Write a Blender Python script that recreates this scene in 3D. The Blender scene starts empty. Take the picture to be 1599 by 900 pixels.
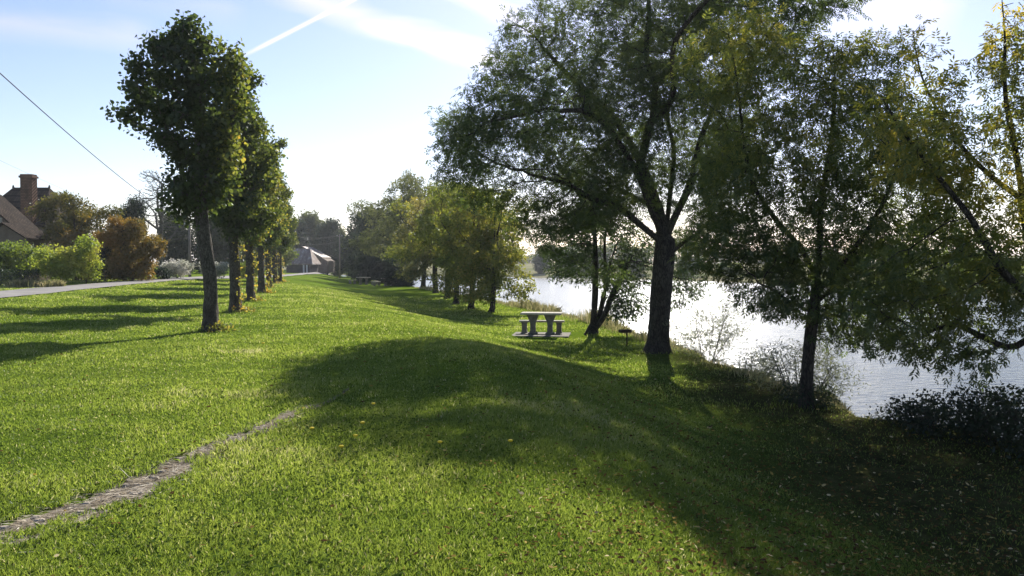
import bpy, math, random
import numpy as np
from mathutils import Vector, Matrix

# ------------------------------------------------------------------ camera, sky, sun, exposure
SC = bpy.context.scene
COL = SC.collection
F = 1255.0; EYE = 1.65
PITCH = math.atan(40 / F)
cam = bpy.data.objects.new('camera', bpy.data.cameras.new('camera'))
COL.objects.link(cam)
cam.location = (0, 0, EYE)
cam.rotation_euler = (math.pi / 2 - PITCH, 0, 0)
cam.data.sensor_width = 36; cam.data.lens = F / 1599 * 36
cam.data.clip_start = 0.05; cam.data.clip_end = 6000
SC.camera = cam

SUN_AZ = math.radians(11.4); SUN_EL = math.radians(31.5)
S = Vector((math.sin(SUN_AZ) * math.cos(SUN_EL), math.cos(SUN_AZ) * math.cos(SUN_EL), math.sin(SUN_EL)))
sl = bpy.data.lights.new('sun', 'SUN'); sl.energy = 5.0; sl.angle = math.radians(0.55); sl.color = (1, .94, .84)
so = bpy.data.objects.new('sun', sl); COL.objects.link(so)
so.rotation_euler = S.to_track_quat('Z', 'Y').to_euler()

def ray(px, py):
    v = Vector(((px - 799.5) / F, -(py - 450) / F, -1)).normalized()
    return (cam.rotation_euler.to_matrix() @ v).normalized()

W = bpy.data.worlds.new('World'); SC.world = W; W.use_nodes = True
nt = W.node_tree; nt.nodes.clear()
def wn(t, **k):
    n = nt.nodes.new(t)
    for a, b in k.items(): setattr(n, a, b)
    return n
def wmath(op, a, b=None, c=None, clamp=False):
    n = wn('ShaderNodeMath', operation=op); n.use_clamp = clamp
    for i, v in enumerate((a, b, c)):
        if v is None: continue
        if isinstance(v, (int, float)): n.inputs[i].default_value = v
        else: nt.links.new(v, n.inputs[i])
    return n.outputs[0]
sky = wn('ShaderNodeTexSky'); sky.sky_type = 'NISHITA'; sky.sun_disc = False
sky.sun_elevation = SUN_EL; sky.sun_rotation = SUN_AZ
sky.air_density = 1.0; sky.dust_density = 0.3; sky.ozone_density = 2.2
bg = wn('ShaderNodeBackground'); bg.inputs['Strength'].default_value = 0.08
wo = wn('ShaderNodeOutputWorld'); tc = wn('ShaderNodeTexCoord')
mp = wn('ShaderNodeMapping'); mp.inputs['Scale'].default_value = (3, 3, 14)
nt.links.new(tc.outputs['Generated'], mp.inputs['Vector'])
nz = wn('ShaderNodeTexNoise'); nz.inputs['Scale'].default_value = 3.2; nz.inputs['Detail'].default_value = 6
nt.links.new(mp.outputs[0], nz.inputs['Vector'])
def dotc(v):
    n = wn('ShaderNodeVectorMath', operation='DOT_PRODUCT')
    nt.links.new(tc.outputs['Generated'], n.inputs[0]); n.inputs[1].default_value = v
    return n.outputs['Value']
def band(p1, p2, width, amp, fuzz):
    """a cirrus streak or vapour trail between two directions of the sky"""
    a, b = ray(*p1), ray(*p2)
    n = a.cross(b).normalized(); m = (a + b).normalized(); t = (b - a).normalized()
    half = (b - a).length / 2
    wob = wmath('MULTIPLY', wmath('SUBTRACT', nz.outputs[0], 0.5), width * fuzz)
    d = wmath('ABSOLUTE', wmath('ADD', dotc(n), wob))
    k = wmath('SUBTRACT', 1.0, wmath('DIVIDE', d, width), clamp=True)
    k = wmath('SMOOTH_MIN', k, 1.0, 0.1)
    al = wmath('ABSOLUTE', dotc(t)); 
    e = wmath('MULTIPLY', wmath('SUBTRACT', half * 1.1, al), 1 / (half * .35), clamp=True)
    up = wmath('GREATER_THAN', dotc(m), 0.0)
    r = wmath('MULTIPLY', wmath('MULTIPLY', k, e), wmath('MULTIPLY', up, amp))
    if fuzz > 0.3:
        r = wmath('MULTIPLY', r, wmath('MULTIPLY_ADD', nz.outputs[0], 1.6, 0.1))
    return r
bands = [band((383, 86), (640, -46), .0032, .9, .1), band((420, -20), (800, 105), .022, .6, 1.1),
         band((560, 35), (760, 95), .012, .55, .9), band((660, -40), (860, 60), .016, .5, 1.2),
         band((-60, 28), (240, 60), .022, .35, 1.2), band((150, -10), (380, 25), .02, .12, 1.2),
         band((1240, -30), (1500, 10), .05, .35, 1.2)]
tot = bands[0]
for b_ in bands[1:]: tot = wmath('ADD', tot, b_)
mixc = wn('ShaderNodeMix', data_type='RGBA'); mixc.clamp_factor = True
tot = wmath('MINIMUM', tot, 1.0)
# the cloud is the sky's own light, whitened and lifted
lum = wn('ShaderNodeRGBToBW'); nt.links.new(sky.outputs[0], lum.inputs[0])
cl = wn('ShaderNodeCombineColor')
lv = wmath('MULTIPLY', lum.outputs[0], 1.55)
for i in range(3): nt.links.new(lv, cl.inputs[i])
nt.links.new(tot, mixc.inputs[0]); nt.links.new(sky.outputs[0], mixc.inputs[6]); nt.links.new(cl.outputs[0], mixc.inputs[7])
tn = wn('ShaderNodeMix', data_type='RGBA', blend_type='MULTIPLY'); tn.inputs[0].default_value = 1; tn.inputs[7].default_value = (1.07, .965, 1.03, 1)
nt.links.new(mixc.outputs[2], tn.inputs[6]); nt.links.new(tn.outputs[2], bg.inputs['Color']); nt.links.new(bg.outputs[0], wo.inputs[0])

vs = SC.view_settings
vs.view_transform = 'Standard'; vs.look = 'None'; vs.gamma = 1; vs.use_curve_mapping = False
vs.exposure = 0.93
SC.cycles.max_bounces = 6; SC.cycles.diffuse_bounces = 3; SC.cycles.glossy_bounces = 2
SC.cycles.transmission_bounces = 4; SC.cycles.transparent_max_bounces = 4
SC.cycles.caustics_reflective = False; SC.cycles.caustics_refractive = False
SC.cycles.sample_clamp_indirect = 6

# ------------------------------------------------------------------ helpers
rng = np.random.default_rng(7)
def tag(o, label=None, cat=None, group=None, kind=None):
    if label: o['label'] = label
    if cat: o['category'] = cat
    if group: o['group'] = group
    if kind: o['kind'] = kind
    return o
def thing(name, label, cat, loc=(0, 0, 0), rz=0, group=None):
    o = bpy.data.objects.new(name, None); COL.objects.link(o)
    o.location = loc; o.rotation_euler = (0, 0, rz); o.empty_display_size = .2
    return tag(o, label, cat, group)
def link(name, me, mat=None, parent=None):
    o = bpy.data.objects.new(name, me); COL.objects.link(o)
    if mat is not None: me.materials.append(mat)
    if parent is not None: o.parent = parent
    return o
def np_mesh(name, V, Fs, tint=None, smooth=False, vtint=None):
    """Fs: list of (M,k) index arrays"""
    me = bpy.data.meshes.new(name)
    V = np.asarray(V, dtype=np.float32)
    if not isinstance(Fs, list): Fs = [Fs]
    Fs = [f for f in Fs if len(f)]
    me.vertices.add(len(V)); me.vertices.foreach_set('co', V.ravel())
    loops = np.concatenate([f.ravel() for f in Fs]).astype(np.int32)
    cnt = np.concatenate([np.full(len(f), f.shape[1]) for f in Fs]).astype(np.int32)
    st = np.concatenate([[0], np.cumsum(cnt)[:-1]]).astype(np.int32)
    me.loops.add(len(loops)); me.loops.foreach_set('vertex_index', loops)
    me.polygons.add(len(cnt)); me.polygons.foreach_set('loop_start', st)
    me.polygons.foreach_set('loop_total', cnt)
    if smooth: me.polygons.foreach_set('use_smooth', np.ones(len(cnt), dtype=bool))
    if tint is not None:
        a = me.attributes.new('tint', 'FLOAT', 'FACE'); a.data.foreach_set('value', np.asarray(tint, dtype=np.float32))
    if vtint is not None:
        a = me.attributes.new('tint', 'FLOAT', 'POINT'); a.data.foreach_set('value', np.asarray(vtint, dtype=np.float32))
    me.update(calc_edges=True)
    return me

class MB:
    """collects boxes, prisms and tubes into one mesh"""
    def __init__(s): s.v = []; s.f = []
    def add(s, V, Fc):
        o = len(s.v); s.v += [tuple(v) for v in V]; s.f += [tuple(i + o for i in f) for f in Fc]; return s
    def box(s, c, d, rz=0, taper=1.0, bev=0.0):
        x, y, z = d[0] / 2, d[1] / 2, d[2] / 2
        R = Matrix.Rotation(rz, 3, 'Z')
        if bev:
            b = min(bev, x * .4, y * .4, z * .4); rings = []
            for zz, ins in ((-z, b), (-z + b, 0), (z - b, 0), (z, b)):
                k = taper if zz > 0 else 1
                X, Y = x * k, y * k
                P = [(-X + ins + b * (ins == 0), -Y + ins), (X - ins - b * (ins == 0), -Y + ins), (X - ins, -Y + ins + b * (ins == 0)), (X - ins, Y - ins - b * (ins == 0)),
                     (X - ins - b * (ins == 0), Y - ins), (-X + ins + b * (ins == 0), Y - ins), (-X + ins, Y - ins - b * (ins == 0)), (-X + ins, -Y + ins + b * (ins == 0))]
                if ins:
                    P = [(-X + ins + b, -Y + ins), (X - ins - b, -Y + ins), (X - ins, -Y + ins + b), (X - ins, Y - ins - b), (X - ins - b, Y - ins), (-X + ins + b, Y - ins), (-X + ins, Y - ins - b), (-X + ins, -Y + ins + b)]
                rings += [R @ Vector((p[0], p[1], zz)) + Vector(c) for p in P]
            fc = [tuple(range(7, -1, -1)), tuple(range(24, 32))]
            for k in range(3):
                for i in range(8):
                    j = (i + 1) % 8; fc.append((k * 8 + i, k * 8 + j, k * 8 + 8 + j, k * 8 + 8 + i))
            return s.add(rings, fc)
        P = [(-x, -y, -z), (x, -y, -z), (x, y, -z), (-x, y, -z)] + [(a * x * taper, b * y * taper, z) for a, b in ((-1, -1), (1, -1), (1, 1), (-1, 1))]
        return s.add([R @ Vector(p) + Vector(c) for p in P], [(3, 2, 1, 0), (4, 5, 6, 7), (0, 1, 5, 4), (1, 2, 6, 5), (2, 3, 7, 6), (3, 0, 4, 7)])
    def tube(s, pts, rad, n=8):
        pts = [Vector(p) for p in pts]; V = []; fc = []
        if not isinstance(rad, (list, tuple)): rad = [rad] * len(pts)
        for i, p in enumerate(pts):
            d = (pts[min(i + 1, len(pts) - 1)] - pts[max(i - 1, 0)]).normalized()
            u = d.cross(Vector((.31, .87, .39))).normalized(); w = d.cross(u)
            V += [p + (u * math.cos(2 * math.pi * k / n) + w * math.sin(2 * math.pi * k / n)) * rad[i] for k in range(n)]
        for i in range(len(pts) - 1):
            for k in range(n):
                j = (k + 1) % n; fc.append((i * n + k, i * n + j, i * n + n + j, i * n + n + k))
        fc += [tuple(range(n - 1, -1, -1)), tuple(range((len(pts) - 1) * n, len(pts) * n))]
        return s.add(V, fc)
    def lathe(s, prof, c=(0, 0, 0), n=12):
        V = []; fc = []
        for r, z in prof: V += [(c[0] + r * math.cos(2 * math.pi * k / n), c[1] + r * math.sin(2 * math.pi * k / n), c[2] + z) for k in range(n)]
        for i in range(len(prof) - 1):
            for k in range(n):
                j = (k + 1) % n; fc.append((i * n + k, i * n + j, i * n + n + j, i * n + n + k))
        fc += [tuple(range(n - 1, -1, -1)), tuple(range((len(prof) - 1) * n, len(prof) * n))]
        return s.add(V, fc)
    def build(s, name, mat, parent=None, smooth=False):
        me = bpy.data.meshes.new(name); me.from_pydata([tuple(v) for v in s.v], [], s.f)
        if smooth: me.polygons.foreach_set('use_smooth', np.ones(len(me.polygons), dtype=bool))
        me.update()
        return link(name, me, mat, parent)
def copy_tree(o, parent=None):
    c = o.copy(); COL.objects.link(c); c.parent = parent
    for ch in list(o.children): copy_tree(ch, c)
    return c

# ------------------------------------------------------------------ materials
def newmat(name):
    m = bpy.data.materials.new(name); m.use_nodes = True; m.node_tree.nodes.clear()
    return m, m.node_tree
def N(t, ty, **k):
    n = t.nodes.new(ty)
    for a, b in k.items():
        if a.startswith('_'): n.inputs[a[1:]].default_value = b
        else: setattr(n, a, b)
    return n
def ramp(t, fac, cols):
    r = t.nodes.new('ShaderNodeValToRGB'); e = r.color_ramp.elements
    while len(e) < len(cols): e.new(.5)
    for i, (p, c) in enumerate(cols): e[i].position = p; e[i].color = (*c, 1)
    t.links.new(fac, r.inputs[0]); return r.outputs[0]
def rough_mat(name, cols, scale=4, rough=.85, bump=.4, bscale=30, dist=.02, stretch=(1, 1, 1), spec=.1, detail=6, metal=0):
    m, t = newmat(name)
    tcn = N(t, 'ShaderNodeTexCoord'); mpn = N(t, 'ShaderNodeMapping'); mpn.inputs['Scale'].default_value = stretch
    t.links.new(tcn.outputs['Object'], mpn.inputs[0])
    n1 = N(t, 'ShaderNodeTexNoise', _Scale=scale, _Detail=detail, _Roughness=.65); t.links.new(mpn.outputs[0], n1.inputs['Vector'])
    n2 = N(t, 'ShaderNodeTexNoise', _Scale=bscale, _Detail=5); t.links.new(mpn.outputs[0], n2.inputs['Vector'])
    c = ramp(t, n1.outputs[0], cols)
    b = N(t, 'ShaderNodeBump', _Strength=bump, _Distance=dist); t.links.new(n2.outputs[0], b.inputs['Height'])
    p = N(t, 'ShaderNodeBsdfPrincipled', _Roughness=rough, _Metallic=metal); p.inputs['Specular IOR Level'].default_value = spec
    t.links.new(c, p.inputs['Base Color']); t.links.new(b.outputs[0], p.inputs['Normal'])
    o = N(t, 'ShaderNodeOutputMaterial'); t.links.new(p.outputs[0], o.inputs[0])
    return m
def bark(name, a, b, vscale=9):
    m, t = newmat(name)
    tcn = N(t, 'ShaderNodeTexCoord'); mpn = N(t, 'ShaderNodeMapping'); mpn.inputs['Scale'].default_value = (1, 1, .28)
    t.links.new(tcn.outputs['Object'], mpn.inputs[0])
    v = N(t, 'ShaderNodeTexVoronoi', _Scale=vscale * 2.2, feature='DISTANCE_TO_EDGE')
    n0 = N(t, 'ShaderNodeTexNoise', _Scale=vscale, _Detail=5); t.links.new(mpn.outputs[0], n0.inputs['Vector'])
    mv = N(t, 'ShaderNodeMix', data_type='VECTOR'); mv.inputs[0].default_value = .2
    t.links.new(mpn.outputs[0], mv.inputs[4]); t.links.new(n0.outputs['Color'], mv.inputs[5]); t.links.new(mv.outputs[1], v.inputs['Vector'])
    n1 = N(t, 'ShaderNodeTexNoise', _Scale=2.3, _Detail=8, _Roughness=.7); t.links.new(tcn.outputs['Object'], n1.inputs['Vector'])
    c = ramp(t, n1.outputs[0], [(.3, a), (.55, b), (.75, tuple(x * 1.25 for x in b))])
    e = ramp(t, v.outputs['Distance'], [(0, (.3, .3, .3)), (.18, (1, 1, 1))])
    mx = N(t, 'ShaderNodeMix', data_type='RGBA', blend_type='MULTIPLY'); mx.inputs[0].default_value = 1
    t.links.new(c, mx.inputs[6]); t.links.new(e, mx.inputs[7])
    bp = N(t, 'ShaderNodeBump', _Strength=.9, _Distance=.035); t.links.new(e, bp.inputs['Height'])
    bp2 = N(t, 'ShaderNodeBump', _Strength=.5, _Distance=.05); t.links.new(n0.outputs[0], bp2.inputs['Height']); t.links.new(bp.outputs[0], bp2.inputs['Normal'])
    p = N(t, 'ShaderNodeBsdfPrincipled', _Roughness=.9); p.inputs['Specular IOR Level'].default_value = .15
    t.links.new(mx.outputs[2], p.inputs['Base Color']); t.links.new(bp2.outputs[0], p.inputs['Normal'])
    o = N(t, 'ShaderNodeOutputMaterial'); t.links.new(p.outputs[0], o.inputs[0])
    return m
def leafmat(name, cols, transl=.45, gloss=.03, grough=.5, tsat=1.5):
    m, t = newmat(name)
    at = N(t, 'ShaderNodeAttribute', attribute_name='tint')
    oi = N(t, 'ShaderNodeObjectInfo')
    ma = N(t, 'ShaderNodeMath', operation='MULTIPLY_ADD'); ma.inputs[1].default_value = .14; ma.inputs[2].default_value = -.07
    t.links.new(oi.outputs['Random'], ma.inputs[0])
    ad = N(t, 'ShaderNodeMath', operation='ADD'); t.links.new(at.outputs['Fac'], ad.inputs[0]); t.links.new(ma.outputs[0], ad.inputs[1])
    c = ramp(t, ad.outputs[0], cols)
    d = N(t, 'ShaderNodeBsdfDiffuse'); t.links.new(c, d.inputs[0])
    hs = N(t, 'ShaderNodeHueSaturation', _Saturation=1.06, _Value=tsat); hs.inputs['Hue'].default_value = .485
    t.links.new(c, hs.inputs['Color'])
    tr = N(t, 'ShaderNodeBsdfTranslucent'); t.links.new(hs.outputs[0], tr.inputs[0])
    mx = N(t, 'ShaderNodeMixShader'); mx.inputs[0].default_value = transl
    t.links.new(d.outputs[0], mx.inputs[1]); t.links.new(tr.outputs[0], mx.inputs[2])
    g = N(t, 'ShaderNodeBsdfGlossy'); g.inputs['Roughness'].default_value = grough; g.inputs['Color'].default_value = (.9, .95, 1, 1)
    m2 = N(t, 'ShaderNodeMixShader'); m2.inputs[0].default_value = gloss; t.links.new(mx.outputs[0], m2.inputs[1]); t.links.new(g.outputs[0], m2.inputs[2])
    o = N(t, 'ShaderNodeOutputMaterial'); t.links.new(m2.outputs[0], o.inputs[0])
    return m

G1, G2, G3 = (.026, .052, .012), (.05, .095, .018), (.1, .15, .025)
YEL, ORG, BRN = (.27, .22, .03), (.26, .11, .02), (.12, .06, .025)
M = {}
M['ash_leaf'] = leafmat('ash_leaf', [(0, (.036, .06, .018)), (.4, (.07, .108, .024)), (.72, (.16, .19, .034)), (1, (.42, .36, .05))], .55)
M['green_leaf'] = leafmat('green_leaf', [(0, (.035, .06, .014)), (.4, (.075, .115, .02)), (.7, (.15, .19, .03)), (1, (.32, .28, .05))], .52)
M['lime_leaf'] = leafmat('lime_leaf', [(0, (.03, .05, .012)), (.4, (.055, .085, .018)), (.62, (.17, .2, .035)), (.82, (.4, .33, .06)), (1, (.3, .14, .025))], .55)
M['olive_leaf'] = leafmat('olive_leaf', [(0, (.045, .06, .022)), (.5, (.1, .12, .035)), (1, (.26, .22, .06))], .5)
M['dark_leaf'] = leafmat('dark_leaf', [(0, (.015, .028, .014)), (.6, (.03, .05, .02)), (1, (.07, .08, .03))], .25)
M['orange_leaf'] = leafmat('orange_leaf', [(0, (.06, .08, .015)), (.35, (.13, .12, .025)), (.7, (.26, .17, .035)), (1, (.28, .14, .03))], .45)
M['lush_leaf'] = leafmat('lush_leaf', [(0, (.08, .13, .02)), (.5, (.2, .27, .04)), (1, (.36, .36, .07))], .55)
M['grey_leaf'] = leafmat('grey_leaf', [(0, (.1, .12, .06)), (.6, (.2, .22, .13)), (1, (.5, .5, .4))], .4)
M['white_bloom'] = leafmat('white_bloom', [(0, (.1, .14, .05)), (.45, (.35, .36, .28)), (1, (.75, .72, .66))], .3)
M['bramble_leaf'] = leafmat('bramble_leaf', [(0, (.015, .026, .01)), (.6, (.03, .045, .014)), (1, (.1, .08, .02))], .3)
M['grass'] = leafmat('grass', [(0, (.05, .085, .016)), (.35, (.128, .192, .032)), (.7, (.228, .295, .055)), (1, (.42, .41, .2))], .55, .03, .5)
M['straw'] = leafmat('straw', [(0, (.1, .08, .05)), (.45, (.4, .34, .24)), (1, (.72, .66, .52))], .2)
M['reed'] = leafmat('reed', [(0, (.09, .11, .035)), (.5, (.22, .22, .09)), (1, (.42, .36, .2))], .4)
M['litter'] = leafmat('litter', [(0, (.07, .04, .02)), (.5, (.2, .13, .04)), (.8, (.4, .3, .08)), (1, (.6, .5, .3))], .2, .0, .5)
M['clover'] = leafmat('clover', [(0, (.035, .065, .015)), (.5, (.07, .12, .025)), (1, (.13, .18, .05))], .4, 0.0)
M['bark_dark'] = bark('bark_dark', (.035, .03, .024), (.085, .075, .06))
M['bark_lime'] = bark('bark_lime', (.06, .052, .042), (.15, .135, .11), 12)
M['bark_grey'] = bark('bark_grey', (.09, .085, .075), (.2, .19, .17))
M['concrete'] = rough_mat('concrete', [(.3, (.3, .28, .24)), (.7, (.5, .47, .4))], 6, .85, .3, 60, .006)
M['concrete_old'] = rough_mat('concrete_old', [(.3, (.1, .095, .08)), (.7, (.24, .225, .19))], 8, .9, .4, 50, .008)
M['iron'] = rough_mat('iron', [(.3, (.02, .018, .017)), (.7, (.06, .04, .03))], 20, .6, .2, 80, .002, metal=.4)
M['wood_pole'] = rough_mat('wood_pole', [(.3, (.12, .1, .08)), (.7, (.26, .23, .2))], 3, .85, .3, 30, .01, (4, 4, .3))
M['wire'] = rough_mat('wire', [(.3, (.03, .03, .035)), (.7, (.06, .06, .07))], 3, .6)
M['asphalt'] = rough_mat('asphalt', [(.3, (.2, .19, .175)), (.7, (.3, .285, .265))], .8, .9, .5, 160, .006)
M['roof_tile'] = None

def tile_mat(name, a, b):
    m, t = newmat(name)
    tcn = N(t, 'ShaderNodeTexCoord'); 
    w = N(t, 'ShaderNodeTexBrick', _Scale=2.2); w.inputs['Color1'].default_value = (*a, 1); w.inputs['Color2'].default_value = (*b, 1)
    w.inputs['Mortar'].default_value = (a[0] * .3, a[1] * .3, a[2] * .3, 1); w.inputs['Mortar Size'].default_value = .03
    n1 = N(t, 'ShaderNodeTexNoise', _Scale=1.5, _Detail=8)
    t.links.new(tcn.outputs['UV'], w.inputs['Vector']) if False else t.links.new(tcn.outputs['Object'], n1.inputs['Vector'])
    mpn = N(t, 'ShaderNodeMapping'); mpn.inputs['Rotation'].default_value = (math.radians(55), 0, 0)
    t.links.new(tcn.outputs['Object'], mpn.inputs[0]); t.links.new(mpn.outputs[0], w.inputs['Vector'])
    mx = N(t, 'ShaderNodeMix', data_type='RGBA', blend_type='MULTIPLY'); mx.inputs[0].default_value = .8
    c2 = ramp(t, n1.outputs[0], [(.3, (.5, .5, .45)), (.7, (1.2, 1.1, 1))])
    t.links.new(w.outputs[0], mx.inputs[6]); t.links.new(c2, mx.inputs[7])
    bp = N(t, 'ShaderNodeBump', _Strength=.6, _Distance=.04); t.links.new(w.outputs['Fac'], bp.inputs['Height']); bp.invert = True
    p = N(t, 'ShaderNodeBsdfPrincipled', _Roughness=.95); p.inputs['Specular IOR Level'].default_value = .05; t.links.new(mx.outputs[2], p.inputs['Base Color']); t.links.new(bp.outputs[0], p.inputs['Normal'])
    o = N(t, 'ShaderNodeOutputMaterial'); t.links.new(p.outputs[0], o.inputs[0]); return m
M['roof_tile'] = tile_mat('roof_tile', (.035, .027, .022), (.062, .046, .037))
M['brick'] = tile_mat('brick', (.15, .085, .065), (.2, .12, .09))
M['render_wall'] = rough_mat('render_wall', [(.3, (.12, .09, .07)), (.7, (.2, .16, .125))], 2)
M['timber'] = rough_mat('timber', [(.3, (.3, .27, .24)), (.7, (.45, .42, .38))], 5)
M['slate_dark'] = rough_mat('slate_dark', [(.3, (.05, .045, .045)), (.7, (.1, .085, .08))], 2)
M['glass_dark'] = rough_mat('glass_dark', [(.3, (.02, .025, .03)), (.7, (.04, .045, .05))], 1, .1, spec=.6)
M['white_metal'] = rough_mat('white_metal', [(.3, (.5, .5, .5)), (.7, (.65, .65, .64))], 1, .4, .1)

# ------------------------------------------------------------------ terrain
YS   = np.array([-40, 0, 5, 10, 11.2, 13.6, 17, 22, 28, 32, 36, 44, 60, 80, 100, 130, 160, 200, 215, 235, 260, 400])
XTOP = np.array([1, .2, -.1, -.3, -.4, -.8, -1.7, -3.7, -6, -7.4, -9, -12, -17, -22, -26, -32, -42, -62, -72, -88, -118, -260])
XLOW = np.array([4.5, 4.2, 4.0, 3.9, 3.9, 3.8, 3.4, 2.2, .8, -.3, -1.5, -3.5, -9, -14, -19, -27, -37, -54, -64, -79, -109, -250])
XEDG = np.array([10, 8.5, 8.2, 7.8, 7.3, 5.75, 5.6, 5.0, 4.3, 3.7, 3, 1, -3, -9, -15, -24, -34, -50, -60, -75, -105, -245])
YF   = np.array([-40, 30, 60, 87, 125, 159, 185, 200, 215, 235, 260, 400])
XFAR = np.array([75, 70, 62, 55, 46, 38, 25, 5, -25, -60, -92, -230])
WATER = -2.15
PATH = np.array([(-6.0, 1.6), (-4.4, 3.2), (-3.6, 4.1), (-3.08, 4.85), (-2.82, 5.9), (-2.66, 7.1), (-2.44, 8.3), (-2.2, 9.5), (-2.12, 10.4)])
PW = np.array([.32, .29, .27, .24, .2, .12, .09, .045, .01])
def sst(a, b, x):
    t = np.clip((x - a) / (b - a), 0, 1); return t * t * (3 - 2 * t)
def path_d(x, y):
    """distance to the path's centre line and the path's half width there"""
    x = np.asarray(x, float); y = np.asarray(y, float)
    best = np.full(x.shape, 99.); hw = np.zeros(x.shape)
    for i in range(len(PATH) - 1):
        a, b = PATH[i], PATH[i + 1]; d = b - a; L = d @ d
        t = np.clip(((x - a[0]) * d[0] + (y - a[1]) * d[1]) / L, 0, 1)
        q = np.hypot(x - a[0] - t * d[0], y - a[1] - t * d[1])
        k = q < best; best = np.where(k, q, best); hw = np.where(k, PW[i] * (1 - t) + PW[i + 1] * t, hw)
    return best, hw
def cnoise(x, y, s, seed=0):
    r = np.random.default_rng(100 + seed); a = r.random(12) * 6.28; k = r.normal(0, 1, (12, 2)) * s
    return sum(np.sin(x * k[i, 0] + y * k[i, 1] + a[i]) for i in range(12)) / 3.5
def wob(x, y):
    return (np.sin(x * 1.3 + 1.1 * np.sin(y * .7)) * .5 + np.sin(y * 1.1 + 1.7 * np.sin(x * .9 + 2)) * .5)
def H(x, y):
    x = np.asarray(x, float); y = np.asarray(y, float)
    xt, xl, xe = np.interp(y, YS, XTOP), np.interp(y, YS, XLOW), np.interp(y, YS, XEDG)
    xf = np.interp(y, YF, XFAR)
    xe = xe + .18 * np.sin(y * 1.7) + .1 * np.sin(y * 4.1)
    z = -.92 * sst(xt, xl, x)
    row = -2.4 - .255 * y
    z = z + .36 * sst(0, 8, row - x) * sst(0, 10, y + 6)
    z = z + .022 * wob(x * .8, y * .8) + .010 * wob(x * 2.7 + 3, y * 2.9) + .05 * wob(x * .16, y * .13 + 1)
    z = z + .16 * np.exp(-(((x + .6) / 1.6) ** 2 + ((y - 13.5) / 3.0) ** 2))
    pd, hw = path_d(x, y)
    z = z - .045 * np.clip(hw / .15, 0, 1) * np.exp(-(pd / .3) ** 2)
    # bank down to the river bed, and the far shore
    bank = sst(0, 2.3, x - xe)
    z = z * (1 - bank) + (-3.0) * bank
    fb = sst(-2, 5, x - xf)
    z = z * (1 - fb) + (-1.75 + 1.6 * sst(4, 60, x - xf) + .8 * sst(60, 200, x - xf)) * fb
    far = sst(240, 330, y)
    z = z * (1 - far) + 1.0 * far
    return z
def Hs(x, y): return float(H(np.array([x]), np.array([y]))[0])
def axis(lo, hi, c0, c1, fine, growth=1.13):
    a = list(np.arange(c0, c1, fine)); s = fine; v = a[-1]
    while v < hi: s *= growth; v += s; a.append(v)
    s = fine; v = a[0]; L = []
    while v > lo: s *= growth; v -= s; L.append(v)
    return np.array(L[::-1] + a)
gx = axis(-1800, 1800, -13, 9.5, .16, 1.07); gy = axis(-60, 2600, 1, 30, .16, 1.05)
X, Y = np.meshgrid(gx, gy); Z = H(X, Y)
nx, ny = len(gx), len(gy)
idx = np.arange(nx * ny).reshape(ny, nx)
quads = np.stack([idx[:-1, :-1], idx[:-1, 1:], idx[1:, 1:], idx[1:, :-1]], -1).reshape(-1, 4)
me = np_mesh('ground', np.stack([X, Y, Z], -1).reshape(-1, 3), quads, smooth=True)
def worn_shade(x, y): return sst(1.0, 4.5, x + .9 * np.sin(y * .9) * .5 - .06 * (y - 8)) * (1 - sst(20, 27, y)) * sst(-10, 4, y)  # thin littered ground under the trees, with deeper shade painted into its colour
for nm, val in (('worn_shade', worn_shade(X, Y)), ('dry', sst(0, 3, X - np.interp(Y, YF, XFAR)) + sst(180, 260, Y))):
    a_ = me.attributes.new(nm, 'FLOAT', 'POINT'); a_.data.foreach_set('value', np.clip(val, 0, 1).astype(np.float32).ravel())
m, t = newmat('meadow')
tcn = N(t, 'ShaderNodeTexCoord')
def nzt(s, d=6, r=.6):
    n = N(t, 'ShaderNodeTexNoise', _Scale=s, _Detail=d, _Roughness=r); t.links.new(tcn.outputs['Object'], n.inputs['Vector']); return n.outputs[0]
c1 = ramp(t, nzt(.22), [(.3, (.075, .125, .014)), (.5, (.12, .185, .02)), (.7, (.165, .21, .032))])
c2 = ramp(t, nzt(7, 8, .75), [(.3, (.45, .5, .45)), (.5, (1, 1, 1)), (.72, (1.5, 1.4, 1.3))])
mx = N(t, 'ShaderNodeMix', data_type='RGBA', blend_type='MULTIPLY'); mx.inputs[0].default_value = .85
t.links.new(c1, mx.inputs[6]); t.links.new(c2, mx.inputs[7])
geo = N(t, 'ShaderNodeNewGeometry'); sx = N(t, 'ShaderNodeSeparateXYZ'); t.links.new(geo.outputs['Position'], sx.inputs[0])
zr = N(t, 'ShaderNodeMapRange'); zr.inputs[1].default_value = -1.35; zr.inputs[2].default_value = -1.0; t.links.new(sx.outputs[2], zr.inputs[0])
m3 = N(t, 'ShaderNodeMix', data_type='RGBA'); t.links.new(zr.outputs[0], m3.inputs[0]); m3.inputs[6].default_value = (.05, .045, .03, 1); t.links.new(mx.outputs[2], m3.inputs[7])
aw = N(t, 'ShaderNodeAttribute', attribute_name='worn_shade'); ad = N(t, 'ShaderNodeAttribute', attribute_name='dry')
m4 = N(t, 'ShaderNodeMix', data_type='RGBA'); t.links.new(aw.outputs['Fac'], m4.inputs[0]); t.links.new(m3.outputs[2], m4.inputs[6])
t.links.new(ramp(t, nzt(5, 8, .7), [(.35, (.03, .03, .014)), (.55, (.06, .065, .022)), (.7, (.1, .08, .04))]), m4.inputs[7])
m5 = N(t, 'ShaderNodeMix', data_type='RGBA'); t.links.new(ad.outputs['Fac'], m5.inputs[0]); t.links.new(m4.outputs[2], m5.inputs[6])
t.links.new(ramp(t, nzt(.05, 6, .6), [(.35, (.12, .14, .06)), (.6, (.24, .22, .13))]), m5.inputs[7]); m3 = m5
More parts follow.
